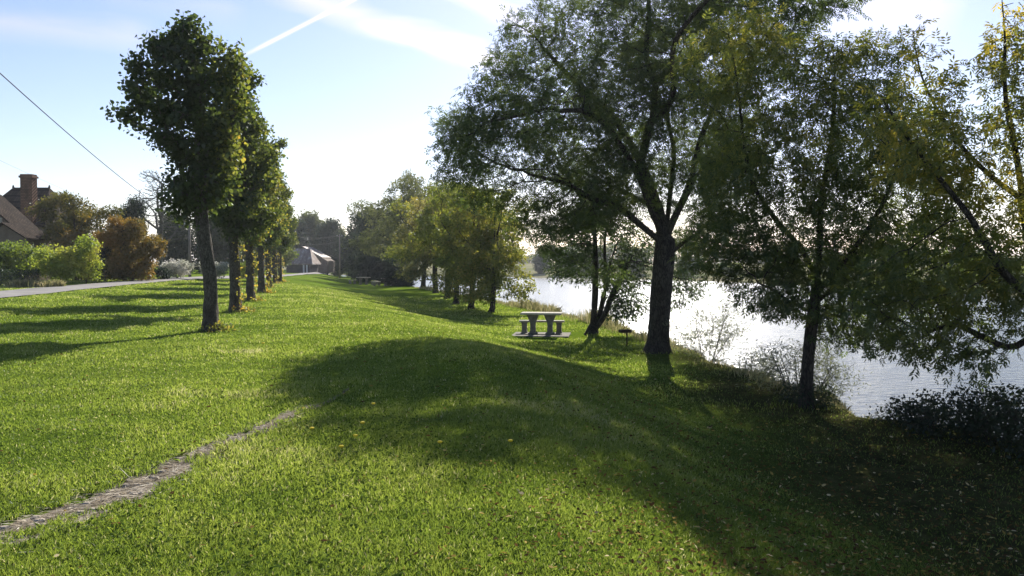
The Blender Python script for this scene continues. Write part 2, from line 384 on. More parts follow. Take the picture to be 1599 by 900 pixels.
bp = N(t, 'ShaderNodeBump', _Strength=.9, _Distance=.06); t.links.new(nzt(14, 6, .8), bp.inputs['Height'])
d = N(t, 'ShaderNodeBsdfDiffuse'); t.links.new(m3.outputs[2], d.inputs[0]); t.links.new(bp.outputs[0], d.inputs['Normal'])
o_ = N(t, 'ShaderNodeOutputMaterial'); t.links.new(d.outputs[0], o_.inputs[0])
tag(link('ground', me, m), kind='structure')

# river
wx = np.linspace(-400, 400, 60); wy = np.concatenate([np.linspace(-60, 300, 80)])
X, Y = np.meshgrid(wx, wy); idx = np.arange(X.size).reshape(X.shape)
q = np.stack([idx[:-1, :-1], idx[:-1, 1:], idx[1:, 1:], idx[1:, :-1]], -1).reshape(-1, 4)
me = np_mesh('water', np.stack([X, Y, X * 0 + WATER], -1).reshape(-1, 3), q, smooth=True)
m, t = newmat('river_water')
tcn = N(t, 'ShaderNodeTexCoord'); mpn = N(t, 'ShaderNodeMapping'); mpn.inputs['Rotation'].default_value = (0, 0, .3); mpn.inputs['Scale'].default_value = (1, 1.6, 1)
t.links.new(tcn.outputs['Object'], mpn.inputs[0])
n1 = N(t, 'ShaderNodeTexNoise', _Scale=2.0, _Detail=4, _Roughness=.55); n2 = N(t, 'ShaderNodeTexNoise', _Scale=.35, _Detail=3)
for n in (n1, n2): t.links.new(mpn.outputs[0], n.inputs['Vector'])
b1 = N(t, 'ShaderNodeBump', _Strength=.7, _Distance=.1); t.links.new(n1.outputs[0], b1.inputs['Height'])
b2 = N(t, 'ShaderNodeBump', _Strength=.5, _Distance=.12); t.links.new(n2.outputs[0], b2.inputs['Height']); t.links.new(b1.outputs[0], b2.inputs['Normal'])
p = N(t, 'ShaderNodeBsdfPrincipled', _Roughness=.2, _IOR=1.333); p.inputs['Base Color'].default_value = (.03, .04, .04, 1)
t.links.new(b2.outputs[0], p.inputs['Normal'])
o_ = N(t, 'ShaderNodeOutputMaterial'); t.links.new(p.outputs[0], o_.inputs[0])
tag(link('water', me, m), kind='structure')

# road on the left, running away behind the limes
RC = np.array([(-13, 4), (-15.5, 12), (-17.6, 20), (-20.2, 31), (-22.9, 44.6), (-24.4, 54), (-26, 70), (-27.6, 95), (-30.5, 120), (-34, 145), (-40, 170), (-50, 210)], float)
tt = np.linspace(0, len(RC) - 1, 160); rx = np.interp(tt, range(len(RC)), RC[:, 0]); ry = np.interp(tt, range(len(RC)), RC[:, 1])
for _ in range(6): rx[1:-1] = (rx[:-2] + 2 * rx[1:-1] + rx[2:]) / 4; ry[1:-1] = (ry[:-2] + 2 * ry[1:-1] + ry[2:]) / 4
tx, ty = np.gradient(rx), np.gradient(ry); L = np.hypot(tx, ty); nxr, nyr = ty / L, -tx / L
V = []; W2 = 1.5
for k in np.linspace(-1, 1, 9):
    px_, py_ = rx + nxr * k * W2, ry + nyr * k * W2
    V.append(np.stack([px_, py_, H(px_, py_) + .045 + .03 * (1 - k * k)], -1))
V = np.stack(V, 1); n_, k_ = V.shape[:2]; idx = np.arange(n_ * k_).reshape(n_, k_)
q = np.stack([idx[:-1, :-1], idx[:-1, 1:], idx[1:, 1:], idx[1:, :-1]], -1).reshape(-1, 4)
tag(link('road', np_mesh('road', V.reshape(-1, 3), q, smooth=True), M['asphalt']), kind='structure')
def road_d(x, y):
    d = np.full(np.shape(x), 99.)
    for i in range(0, len(rx), 3): d = np.minimum(d, np.hypot(x - rx[i], y - ry[i]))
    return d

# footpath of trodden straw and stones
tt = np.linspace(0, len(PATH) - 1, 260); px_ = np.interp(tt, range(len(PATH)), PATH[:, 0]); py_ = np.interp(tt, range(len(PATH)), PATH[:, 1]); pw_ = np.interp(tt, range(len(PATH)), PW)
tx, ty = np.gradient(px_), np.gradient(py_); L = np.hypot(tx, ty); nxr, nyr = ty / L, -tx / L
V = []; r1 = np.convolve(rng.normal(0, 1, 268), np.ones(5) / 5, 'valid')[:260]; r2 = np.convolve(rng.normal(0, 1, 268), np.ones(5) / 5, 'valid')[:260]
for k in np.linspace(-1, 1, 11):
    ww = pw_ * (1.0 + .35 * (r1 if k < 0 else r2)); a, b = px_ + nxr * k * ww, py_ + nyr * k * ww
    V.append(np.stack([a, b, H(a, b) + .002 + (.008 * rng.random(260) + .01 * np.clip(cnoise(a, b, 6, 44), 0, 1)) * (abs(k) < .9)], -1))
V = np.stack(V, 1); n_, k_ = V.shape[:2]; idx = np.arange(n_ * k_).reshape(n_, k_)
q = np.stack([idx[:-1, :-1], idx[:-1, 1:], idx[1:, 1:], idx[1:, :-1]], -1).reshape(-1, 4)
M['path'] = rough_mat('path', [(.35, (.07, .055, .04)), (.5, (.22, .18, .13)), (.65, (.48, .43, .35))], 9, .95, .9, 45, .02, detail=9)
tag(link('path', np_mesh('path', V.reshape(-1, 3), q, smooth=True), M['path']), kind='structure')

# ------------------------------------------------------------------ grass and litter (nobody could count it)
def frustum_pts(n, d0, d1, p0=-260, p1=1860):
    d = d0 * (d1 / d0) ** rng.random(n); px = p0 + (p1 - p0) * rng.random(n)
    return (px - 800) / F * d, d
def blades(x, y, h, w, lean, base=0, z=None):
    n = len(x); th = rng.random(n) * 6.283; la = rng.normal(0, 1, (n, 2)) * lean
    z = H(x, y) if z is None else z
    B = np.stack([x, y, z - .01], -1); u = np.stack([np.cos(th), np.sin(th), th * 0], -1) * w[:, None] / 2
    mid = B + np.stack([la[:, 0] * h * .35, la[:, 1] * h * .35, h * .55], -1)
    T = B + np.stack([la[:, 0] * h, la[:, 1] * h, h * (1 - .25 * np.clip(np.abs(la).sum(1), 0, 2))], -1)
    V = np.stack([B - u, B + u, mid + u * .8, T, mid - u * .8], 1)
    return V.reshape(-1, 3), np.arange(n * 5).reshape(-1, 5)
n = 760000
x, y = frustum_pts(n, 3.3, 62)
pd, hw = path_d(x, y)
keep = (pd > hw * np.minimum(1.15, .42 + .7 * rng.random(n) + 1.2 * cnoise(x, y, 9, 23) - .08 * np.clip(y - 6.5, 0, 9))) & (x < np.interp(y, YS, XEDG) + .5) & (road_d(x, y) > 1.53 + .15 * rng.random(n))
keep &= ~((np.abs(x - 1.25) < 1.35) & (np.abs(y - 28.2) < 1.15))
keep &= rng.random(n) > .82 * worn_shade(x, y)
x, y = x[keep], y[keep]; n = len(x)
patch = cnoise(x, y, .9, 1); patch2 = cnoise(x, y, 3.2, 2); fine = cnoise(x, y, 9, 3)
h = (.036 + .022 * rng.random(n) + .009 * patch + .006 * patch2) * (1 + np.clip(y - 8, 0, 60) * .018)
h = np.clip(h, .018, .2); pd, hw = path_d(x, y); h = np.where(pd < hw * 1.3, h * 1.5, h)
for (tx_, ty_) in [(4.2, 23), (5.23, 14.2), (2.89, 28.3), (-7.5, 20), (-9.4, 27.3), (-11.1, 34.1), (-13.2, 42.5), (-2.24, 44)]:
    h = h * (1 + 1.6 * np.exp(-(((x - tx_) ** 2 + (y - ty_) ** 2) / .3)))
w = .0042 * (1 + .6 * rng.random(n)) * (y / 4.2) ** .85
tint = .42 + .13 * patch + .11 * patch2 + .06 * cnoise(x, y, .25, 4) + .06 * fine + rng.normal(0, .13, n)
wz = worn_shade(x, y); h = h * (1 - .4 * wz * rng.random(n)); w = w * (1 - .3 * wz); tint = tint - .16 * wz  # sparse trodden blades, also tinted darker to deepen the tree shade
tint = np.where(rng.random(n) < .03, .95, tint)
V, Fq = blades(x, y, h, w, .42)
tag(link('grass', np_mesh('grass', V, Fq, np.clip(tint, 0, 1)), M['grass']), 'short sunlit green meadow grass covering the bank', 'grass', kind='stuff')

# broad leaved weeds (clover, plantain) in patches, and straw on the path
def leaves_mesh(P, A, Nn, L, Wd, outline, droop=0.0):
    """P base, A axis, Nn normal -> polygons following outline [(u, v)]"""
    B = np.cross(A, Nn); B /= np.linalg.norm(B, axis=1)[:, None] + 1e-9
    Nn = np.cross(B, A)
    out = []
    for (u, v) in outline:
        out.append(P + A * (u * L)[:, None] + B * (v * Wd)[:, None] + Nn * ((abs(v) * .35 * Wd) - (u * u * droop * L))[:, None])
    V = np.stack(out, 1); k = len(outline)
    return V.reshape(-1, 3), np.arange(len(P) * k).reshape(-1, k)
RHOMB = [(0, 0), (.45, .5), (1, 0), (.45, -.5)]
OVAL = [(0, 0), (.2, .42), (.6, .46), (1, 0), (.6, -.46), (.2, -.42)]
def unit(v): return v / (np.linalg.norm(v, axis=-1, keepdims=True) + 1e-9)
x, y = frustum_pts(60000, 3.3, 22)
pd, hw = path_d(x, y)
k = (cnoise(x, y, 1.6, 5) + .5 * rng.normal(0, 1, len(x)) > .9) & (pd > hw) & (x < np.interp(y, YS, XEDG)); x, y = x[k], y[k]; n = len(x)
P = np.stack([x, y, H(x, y) + .02 + .02 * rng.random(n)], -1); A = unit(rng.normal(0, 1, (n, 3)) * [1, 1, .35]); Nn = unit(rng.normal(0, .35, (n, 3)) + [0, 0, 1])
V, Fq = leaves_mesh(P, A, Nn, .018 + .014 * rng.random(n), .014 + .008 * rng.random(n), OVAL)
tag(link('clover', np_mesh('clover', V, Fq, np.clip(rng.normal(.4, .2, n), 0, 1)), M['clover']), 'low broad leaved weeds in darker patches among the grass', 'weeds', kind='stuff')
n = 15000; i = rng.integers(0, 222, n); k = rng.normal(0, .62, n)
x = px_[i] + nxr[i] * k * pw_[i] + rng.normal(0, .02, n); y = py_[i] + nyr[i] * k * pw_[i] + rng.normal(0, .02, n)
kk = cnoise(x, y, 9, 23) > -.15 + .3 * rng.normal(0, 1, n); x, y = x[kk], y[kk]; n = len(x)
P = np.stack([x, y, H(x, y) + .006 + .014 * rng.random(n)], -1); A = unit(rng.normal(0, .5, (n, 3)) * [1, 1, .15] + np.array([.75, .35, 0]) * rng.choice([-1, 1], (n, 1)))
V, Fq = leaves_mesh(P, A, unit(rng.normal(0, .3, (n, 3)) + [0, 0, 1]), .05 + .09 * rng.random(n), .003 + .004 * rng.random(n), RHOMB)
tag(link('dry_grass', np_mesh('dry_grass', V, Fq, rng.random(n)), M['straw']), 'pale trampled straw lying along the trodden path', 'straw', kind='stuff')
n = 420; i = (190 * rng.random(n) ** 1.2).astype(int); k = rng.normal(0, .5, n)
x = px_[i] + nxr[i] * k * pw_[i]; y = py_[i] + nyr[i] * k * pw_[i]; mb = MB()
for a, b_ in zip(x, y):
    z = Hs(a, b_); sz = .01 + .022 * rng.random() ** 2; th = rng.random() * 6; P0 = []
    for (rr, zz) in ((1, -.01), (.95, .35), (.6, .6)):
        P0 += [(a + sz * rr * (1 + .3 * math.sin(7 * th + q_ * 2.3)) * math.cos(th + q_ * 1.047) * 1.3, b_ + sz * rr * math.sin(th + q_ * 1.047), z + zz * sz + .004) for q_ in range(6)]
    mb.add(P0, [(q_, (q_ + 1) % 6, 6 + (q_ + 1) % 6, 6 + q_) for q_ in range(6)] + [(6 + q_, 6 + (q_ + 1) % 6, 12 + (q_ + 1) % 6, 12 + q_) for q_ in range(6)] + [tuple(range(12, 18))])
M['stone'] = rough_mat('stone', [(.3, (.2, .17, .13)), (.7, (.46, .4, .32))], 12)
tag(mb.build('path_stones', M['stone']), 'small pale stones bedded in the trodden footpath', 'stones', kind='stuff')
# fallen leaves below the trees on the right
x, y = frustum_pts(26000, 3.6, 34, 500, 1800)
k = (x < np.interp(y, YS, XEDG)) & (rng.random(len(x)) < np.clip((x / y * F + 800 - 620) / 700, .03, 1) ** 1.3 * np.clip(.55 + .6 * cnoise(x, y, .8, 9), .08, 1)); x, y = x[k], y[k]
x2, y2 = frustum_pts(420, 3.6, 34, -200, 1000)
x = np.concatenate([x, x2]); y = np.concatenate([y, y2]); n = len(x)
P = np.stack([x, y, H(x, y) + .022 + .03 * rng.random(n)], -1); A = unit(rng.normal(0, 1, (n, 3)) * [1, 1, .25])
sc_ = (y / 9) ** .35
V, Fq = leaves_mesh(P, A, unit(rng.normal(0, .45, (n, 3)) + [0, 0, 1]), (.03 + .03 * rng.random(n)) * sc_, (.014 + .014 * rng.random(n)) * sc_, OVAL)
tag(link('fallen_leaves', np_mesh('fallen_leaves', V, Fq, rng.random(n) ** 1.6), M['litter']), 'scattered brown and yellow fallen leaves in the shade on the right', 'fallen leaves', kind='stuff')
# tall pale grass along the lip of the bank
n = 42000; y = 9 + 75 * rng.random(n) ** 1.25; off = rng.normal(.35, .42, n); x = np.interp(y, YS, XEDG) + off + .25
amp = np.clip(.5 + .8 * cnoise(x * .2, y, .9, 12), .12, 1.4) * np.where(y < 24, .45, 1)
h = (.16 + .42 * rng.random(n)) * amp; w = .006 + .00045 * y
k = (x - np.interp(y, YS, XEDG) < 1.6) & (H(x, y) > -1.9); 
V, Fq = blades(x[k], y[k], h[k], w[k], .3)
tag(link('bank_grass', np_mesh('bank_grass', V, Fq, np.clip(rng.normal(.45, .25, k.sum()), 0, 1)), M['reed']), 'tall pale grass fringing the lip of the river bank', 'tall grass', kind='stuff')

# ------------------------------------------------------------------ trees
def grow(base, attr, step, kill, infl, iters, r, up=0.0, jit=.18):
    """space colonisation from a given skeleton; base = (positions, parents)"""
    cap = 16000
    pos = np.zeros((cap, 3)); par = np.full(cap, -1, int); n = len(base[0])
    pos[:n] = base[0]; par[:n] = base[1]
    att = attr.copy()
    D = np.full(len(att), 1e9); Ni = np.zeros(len(att), int)
    def upd(a, b):
        nonlocal D, Ni
        for s0 in range(a, b, 400):
            e0 = min(b, s0 + 400)
            dd = np.linalg.norm(att[:, None] - pos[None, s0:e0], axis=2); j = dd.argmin(1); m_ = dd[np.arange(len(att)), j]
            k = m_ < D; D[k] = m_[k]; Ni[k] = j[k] + s0
    upd(0, n)
    for it in range(iters):
        act = D < infl
        if not act.any() or n > cap - 1200: break
        vec = unit(att[act] - pos[Ni[act]]); acc = np.zeros((n, 3)); np.add.at(acc, Ni[act], vec)
        ids = np.unique(Ni[act])
        d = unit(unit(acc[ids]) + r.normal(0, jit, (len(ids), 3)) + [0, 0, up])
        new = pos[ids] + d * step
        # drop those that hardly move away from an existing sibling
        pos[n:n + len(ids)] = new; par[n:n + len(ids)] = ids
        a = n; n += len(ids); upd(a, n)
        k = D > kill
        if it > 3: k &= ~((D < kill * 1.6) & (r.random(len(D)) < .06))
        att, D, Ni = att[k], D[k], Ni[k]
        if not len(att): break
    return pos[:n], par[:n]
def skeleton(lines, step):
    """lines: [(start key or None, [points])] -> nodes and parents. key = index of an earlier line, t"""
    P = []; Q = []; ends = []
    for (src, pts) in lines:
        pts = [np.array(p, float) for p in pts]
        if src is None: P.append(pts[0]); Q.append(-1); cur = len(P) - 1; prev = pts[0]; rest = pts[1:]; idxs = [cur]
        else:
            li, fr = src; ids = ends[li]; cur = ids[int(round(fr * (len(ids) - 1)))]; prev = P[cur]; rest = pts; idxs = [cur]
        seq = [prev] + rest
        # smooth through the points
        ctrl = np.array(seq); m_ = len(ctrl); L = np.concatenate([[0], np.cumsum(np.linalg.norm(np.diff(ctrl, axis=0), axis=1))])
        k = max(2, int(L[-1] / step)); s = np.linspace(0, L[-1], k + 1)[1:]
        for q in s:
            i = min(np.searchsorted(L, q), m_ - 1); i = max(i, 1); u = (q - L[i - 1]) / (L[i] - L[i - 1])
            p0, p1, p2, p3 = ctrl[max(i - 2, 0)], ctrl[i - 1], ctrl[i], ctrl[min(i + 1, m_ - 1)]
            c = .5 * (2 * p1 + (p2 - p0) * u + (2 * p0 - 5 * p1 + 4 * p2 - p3) * u * u + (-p0 + 3 * p1 - 3 * p2 + p3) * u ** 3)
            P.append(c); Q.append(cur); cur = len(P) - 1; idxs.append(cur)
        ends.append(idxs)
    return np.array(P), np.array(Q)
def blob_pts(blobs, r, hollow=.25):
    out = []
    for (c, rad, n) in blobs:
        v = unit(r.normal(0, 1, (n, 3))); q = (hollow + (1 - hollow) * r.random(n)) ** (1 / 2.2)
        out.append(np.array(c) + v * q[:, None] * np.array(rad))
    return np.concatenate(out)
def radii(par, R, rt, e=None):
    n = len(par); tips = np.zeros(n); ch = np.zeros(n, int)
    for i in range(n - 1, -1, -1):
        if tips[i] == 0: tips[i] = 1
        if par[i] >= 0: tips[par[i]] += tips[i]; ch[par[i]] += 1
    e = e or math.log(tips[0]) / math.log(R / rt)
    return np.maximum(R * (tips / tips[0]) ** (1 / e), rt), tips
def wood_mesh(name, pos, par, rad, r, flare=.5, flare_h=.5, lump=.05, thick=.05, maxthin=4):
    n = len(par); d = np.zeros((n, 3)); has = par >= 0
    d[has] = unit(pos[has] - pos[par[has]]); 
    main = np.full(n, -1)
    order = np.argsort(rad)            # the thickest child wins
    for i in order:
        if par[i] >= 0: main[par[i]] = i
    d[~has] = d[main[~has]] if (~has).any() else 0
    z0 = pos[0, 2]
    fl = 1 + flare * np.exp(-np.clip(pos[:, 2] - z0, 0, 99) / flare_h * 2.5) * (rad > rad[0] * .5)
    VV = []; FF = []; off = 0
    for grp, sides in ((1, 14), (0, maxthin)):
        seg = np.where(has & ((rad >= thick) if grp else (rad < thick)))[0]
        if not len(seg): continue
        p = par[seg]; ismain = main[p] == seg
        sameg = ((rad[p] >= thick) == bool(grp))
        shared = ismain & (sameg | ~has[p])
        # rings: one per segment end, plus start rings where not shared
        def ring(cen, dr, rr, ids):
            u = unit(np.cross(dr, np.array([.31, .87, .39]))); w = np.cross(dr, u)
            a = 2 * math.pi * np.arange(sides) / sides
            k = rr[:, None]
            if grp:
                k = rr[:, None] * (1 + lump * (np.sin(3 * a[None] + ids[:, None] * .31) + .8 * np.sin(5 * a[None] - ids[:, None] * .53 + 1)) * .5 + lump * r.normal(0, .35, (len(ids), sides)))
                k = k * (1 + (fl[ids][:, None] - 1) * (1 + .35 * np.sin(5 * a[None] + 1)))
            return cen[:, None] + (u[:, None] * np.cos(a)[None, :, None] + w[:, None] * np.sin(a)[None, :, None]) * k[..., None]
        nodes = np.unique(np.concatenate([seg, p[shared]])); lut = np.full(n, -1); lut[nodes] = np.arange(len(nodes))
        dn = d.copy(); mk = main >= 0; dn[mk] = unit(d[mk] + d[main[mk]])
        V1 = ring(pos[nodes], dn[nodes], rad[nodes], nodes)
        ns = np.where(~shared)[0]
        V2 = ring(pos[p[ns]], d[seg[ns]], np.minimum(rad[seg[ns]] * 1.15, rad[p[ns]]), p[ns])
        st = np.where(shared, lut[p], 0); st[ns] = len(nodes) + np.arange(len(ns)); en = lut[seg]
        a = np.arange(sides); b = (a + 1) % sides
        q = np.stack([st[:, None] * sides + a, st[:, None] * sides + b, en[:, None] * sides + b, en[:, None] * sides + a], -1).reshape(-1, 4)
        VV.append(np.concatenate([V1, V2]).reshape(-1, 3)); FF.append(q + off); off += len(VV[-1])
    return np_mesh(name, np.concatenate(VV), FF, smooth=True)
def foliage_mesh(name, sites, dirs, spec, r, tb=0.4):
    """spec: kind, n per site, spread, size, aspect, droop, tint clump"""
    n = spec['n']; S_ = np.repeat(sites, n, 0); D_ = np.repeat(dirs, n, 0); m_ = len(S_)
    P = S_ + np.clip(r.normal(0, spec['spread'], (m_, 3)), -1.7 * spec['spread'], 1.7 * spec['spread']) * [1, 1, .8]
    ph = r.random(6) * 6
    cl = sum(np.sin(sites @ r.normal(0, spec.get('cf', 1.3), 3) + ph[i]) for i in range(6)) / 3
    cl = np.repeat(cl, n)
    tint = tb + spec.get('cv', .13) * cl + r.normal(0, .09, m_)
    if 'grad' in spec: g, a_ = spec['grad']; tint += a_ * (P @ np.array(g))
    if spec['kind'] == 'compound':
        A = unit(D_ * .5 + r.normal(0, .7, (m_, 3)) + [0, 0, -spec['droop']])
        Nn = unit(r.normal(0, .5, (m_, 3)) + [0, 0, 1.0]); B = unit(np.cross(A, Nn)); Nn = np.cross(B, A)
        k = spec.get('pairs', 3); Vs = []; R = spec['size'] * (.7 + .6 * r.random(m_)); T = []
        lst = [(0.25 + .7 * (j + .5) / k, s) for j in range(k) for s in (-1, 1)] + [(1.0, 0)]
        for (u, s) in lst:
            base = P + A * (R * u * .85)[:, None]
            ax = unit(A * (.55 if s else 1) + B * (s * .85) + r.normal(0, .12, (m_, 3)) + [0, 0, -.15])
            v, f = leaves_mesh(base, ax, unit(Nn + r.normal(0, .25, (m_, 3))), R * spec.get('ll', .42), R * spec['aspect'], RHOMB, .15)
            Vs.append(v); T.append(tint + r.normal(0, .03, m_))
        V = np.concatenate(Vs); k4 = len(V) // 4
        return np_mesh(name, V, np.arange(len(V)).reshape(-1, 4), np.clip(np.concatenate(T), 0, 1))
    A = unit(D_ * .4 + r.normal(0, .8, (m_, 3)) + [0, 0, -spec['droop']])
    L = spec['size'] * (.65 + .7 * r.random(m_))
    v, f = leaves_mesh(P, A, unit(r.normal(0, .6, (m_, 3)) + [0, 0, .8]), L, L * spec['aspect'], OVAL if spec['kind'] == 'oval' else RHOMB, .12)
    return np_mesh(name, v, f, np.clip(tint, 0, 1))
def plant(name, label, cat, loc, lines, blobs, R, rt, leaf, seed, leafm, barkm, step=.25, kill=.35, infl=2.5, iters=70, tipmax=3, tb=.4, group=None, extra=None,
          jit=.18, up=0, wood='trunk', leaves='crown', rz=0, thin=1.0, hollow=.25, thick=.05, flare=.5, lump=.05, e=None):
    r = np.random.default_rng(seed)
    sk = skeleton(lines, step); at = blob_pts(blobs, r, hollow)
    pos, par = grow(sk, at, step, kill, infl, iters, r, up, jit)
    rad, tips = radii(par, R, rt, e)
    root = thing(name, label, cat, loc, rz, group)
    link(wood, wood_mesh(wood, pos, par, rad, r, flare=flare, lump=lump, thick=thick), barkm, root)
    has = par >= 0; d = np.zeros_like(pos); d[has] = unit(pos[has] - pos[par[has]])
    k = np.where((tips <= tipmax) & has & (np.arange(len(par)) >= len(sk[0]) * .5))[0]
    if thin < 1: k = k[r.random(len(k)) < thin]
    sites, dirs = pos[k], d[k]
    if extra is not None: sites = np.concatenate([sites, extra]); dirs = np.concatenate([dirs, np.tile([0, 0, 1.], (len(extra), 1))])
    link(leaves, foliage_mesh(leaves, sites, dirs, leaf, r, tb), leafm, root)
    return root
def at_px(px, d, sink=.03): x = (px - 800) / F * d; return (x, d, Hs(x, d) - sink)

# --- the big ash in the middle of the picture
s_ = 54.6
def b(px, py, dy, rx_, ry_=None, rz_=None, n=200, ox=1030, oy=550, s=s_):
    return (((px - ox) / s, dy, (oy - py) / s), (rx_, ry_ or rx_, rz_ or rx_), n)
def q(px, py, dy, ox=1030, oy=550, s=s_): return ((px - ox) / s, dy, (oy - py) / s)
ASH = dict(kind='compound', n=14, spread=.17, size=.2, aspect=.13, droop=.35, ll=.42, cf=1.1, cv=.1)
lines = [(None, [q(1030, 552, 0), q(1031, 500, 0), q(1036, 430, .02), q(1040, 372, .03)]),
         ((0, 1), [q(1028, 320, .2), q(1010, 262, .5), q(985, 205, .8), q(945, 150, 1.0), q(895, 105, 1.1), q(850, 60, .9)]),
         ((0, .95), [q(1000, 350, -.3), q(960, 322, -.7), q(920, 312, -1.1), q(885, 292, -1.2)]),
         ((0, 1), [q(1055, 330, -.2), q(1070, 290, -.5), q(1085, 215, -.9), q(1115, 150, -1.3), q(1160, 95, -1.6)]),
         ((1, .35), [q(1010, 215, .1), q(1022, 150, -.2), q(1005, 90, -.4), q(1010, 20, -.3), q(1005, -60, 0)]),
         ((0, .82), [q(1080, 372, .8), q(1120, 350, 1.7), q(1165, 300, 2.6)]),
         ((1, .15), [q(985, 290, 1.4), q(935, 255, 2.6), q(880, 235, 3.6)]),
         ((3, .3), [q(1110, 250, .8), q(1150, 180, 2.0), q(1180, 110, 3.)]),
         ((0, .75), [q(1000, 405, -.4), q(965, 410, -.9), q(938, 428, -1.2)]),
         ((4, .2), [q(1030, 170, -1.8), q(1020, 110, -3.0), q(1060, 60, -3.9)]),
         ((0, .97), [q(1050, 300, .3), q(1060, 230, .7), q(1055, 160, 1.2), q(1075, 80, 1.5)]),
         ((0, .9), [q(1008, 372, .5), q(975, 345, 1.2), q(930, 335, 2.0)]),
         ((0, 1), [q(1015, 330, -.4), q(985, 270, -1.0), q(940, 210, -1.5), q(900, 190, -1.9)]), ((0, 1), [q(1048, 325, .4), q(1062, 265, 1.0), q(1105, 215, 1.7)])]
blobs = [b(790, 225, -.8, 1.9, 2, 1.3, 240), b(735, 205, -1, 1.1, 1.2, .6, 80), b(855, 95, 1.4, 1.9, 1.7, 1.7, 240), b(880, 290, -.8, 1.6, 1.6, .9, 150),
         b(1000, 0, 1.2, 3.3, 2.4, 2.0, 460), b(960, 180, -1, 1.8, 2, 1.8, 230), b(1150, 60, -1, 1.9, 2.4, 1.7, 260), b(1120, 210, 0, 1.7, 2.2, 1.7, 210),
         b(1010, 100, -1.7, 2.5, 1.5, 2.0, 220), b(930, 200, 2.8, 2.2, 1.8, 1.8, 200), b(1160, 230, 2.6, 1.6, 1.6, 1.5, 150), b(1150, 330, 1.3, 1.2, 1.2, .8, 110), b(1105, 370, 1.2, 1.0, 1.1, .6, 90), b(945, 425, -1, .5, .6, .4, 20),
         b(830, 20, 1.6, 1.2, 1.2, .9, 70), b(990, 270, 0, 1.7, 2.0, 1.2, 260), b(910, 330, -1, 1.3, 1.3, .6, 110), ((1.0, -4.2, 9.4), (1.3, 1.4, 1.1), 90), ((-5.1, -3.2, 5.7), (1.0, 1.2, .8), 80), ((-4.1, -3.0, 6.6), (1.4, 1.4, 1.2), 110), ((-5.5, -3.6, 5.1), (.8, .9, .6), 50), b(850, 345, -.5, 1.1, 1.3, .8, 110), b(765, 300, -.8, 1.0, 1.1, .7, 80), b(1060, 120, .5, 1.6, 1.8, 1.6, 140), ((2.6, -4.4, 9.4), (1.7, 1.9, 1.4), 140)]
plant('ash_tree', 'tall spreading ash with the thickest dark trunk beside the river bank', 'tree', (4.2, 23, Hs(4.2, 23) - .05), lines, blobs, .3, .0075, ASH, 11, M['ash_leaf'], M['bark_dark'],
      step=.2, kill=.3, infl=3, iters=80, tipmax=4, tb=.3, hollow=.15, flare=.75, thick=.045, e=1.7)

# --- young ash on the right at the lip of the bank
s2 = F / 14.2
B2 = lambda px, py, dy, r1, r2=None, r3=None, n=120: b(px, py, dy, r1, r2, r3, n, 1262, 640, s2)
Q2 = lambda px, py, dy: q(px, py, dy, 1262, 640, s2)
ASH2 = dict(kind='compound', n=10, spread=.12, size=.175, aspect=.13, droop=.55, ll=.42, cf=1.6, cv=.1, grad=((0, 0, 1), .07))
lines = [(None, [Q2(1262, 642, 0), Q2(1263, 580, 0), Q2(1270, 500, 0), Q2(1278, 440, .03)]),
         ((0, 1), [Q2(1283, 380, .1), Q2(1290, 300, .2), Q2(1300, 220, .1), Q2(1300, 120, 0)]),
         ((0, .9), [Q2(1310, 410, -.2), Q2(1345, 350, -.4), Q2(1370, 290, -.5), Q2(1390, 220, -.4)]),
         ((0, 1), [Q2(1262, 390, .3), Q2(1225, 340, .5), Q2(1190, 280, .6), Q2(1170, 200, .5)]),
         ((0, .75), [Q2(1225, 470, -.4), Q2(1190, 450, -.6), Q2(1165, 440, -.7)]),
         ((0, .8), [Q2(1320, 450, .4), Q2(1370, 430, .5), Q2(1420, 430, .5), Q2(1450, 470, .5)])]
blobs = [B2(1240, 130, 0, 1.25, 1.3, 1.0, 250), B2(1340, 120, 0, .9, 1.1, .8, 140), B2(1290, 230, 0, 1.5, 1.6, 1.2, 330), B2(1170, 270, .3, 1.0, 1.2, 1.2, 200), B2(1140, 340, .2, .7, .8, .8, 90),
         B2(1390, 300, -.2, 1.1, 1.3, 1.2, 230), B2(1250, 370, -.3, 1.3, 1.3, .8, 220), B2(1390, 420, .2, 1.0, 1.1, .7, 150), B2(1450, 490, .4, .7, .7, .7, 90), B2(1180, 450, -.5, .6, .6, .45, 70),
         B2(1260, 460, 0, 1.0, 1.1, .5, 110), B2(1340, 500, .2, .7, .6, .4, 60), B2(1420, 200, 0, .6, .8, .6, 60), B2(1125, 110, 0, .8, .9, .9, 130), B2(1180, 60, 0, .6, .7, .5, 60), B2(1480, 400, .3, .9, .9, .8, 130), B2(1340, 340, .2, 1.0, 1.0, .8, 110), B2(1130, 395, .2, .6, .7, .45, 80), B2(1200, 395, .1, .6, .8, .5, 80), B2(1380, 510, .3, .6, .6, .35, 70)]
plant('ash_tree', 'young dense ash with slender dark trunk right of the tall ash on the bank', 'tree', (462 / F * 14.2, 14.2, Hs(462 / F * 14.2, 14.2) - .04), lines, blobs, .105, .005, ASH2, 21, M['ash_leaf'], M['bark_dark'],
      step=.14, kill=.2, infl=2, iters=80, tipmax=4, tb=.3, thick=.03, flare=.5, e=1.8)

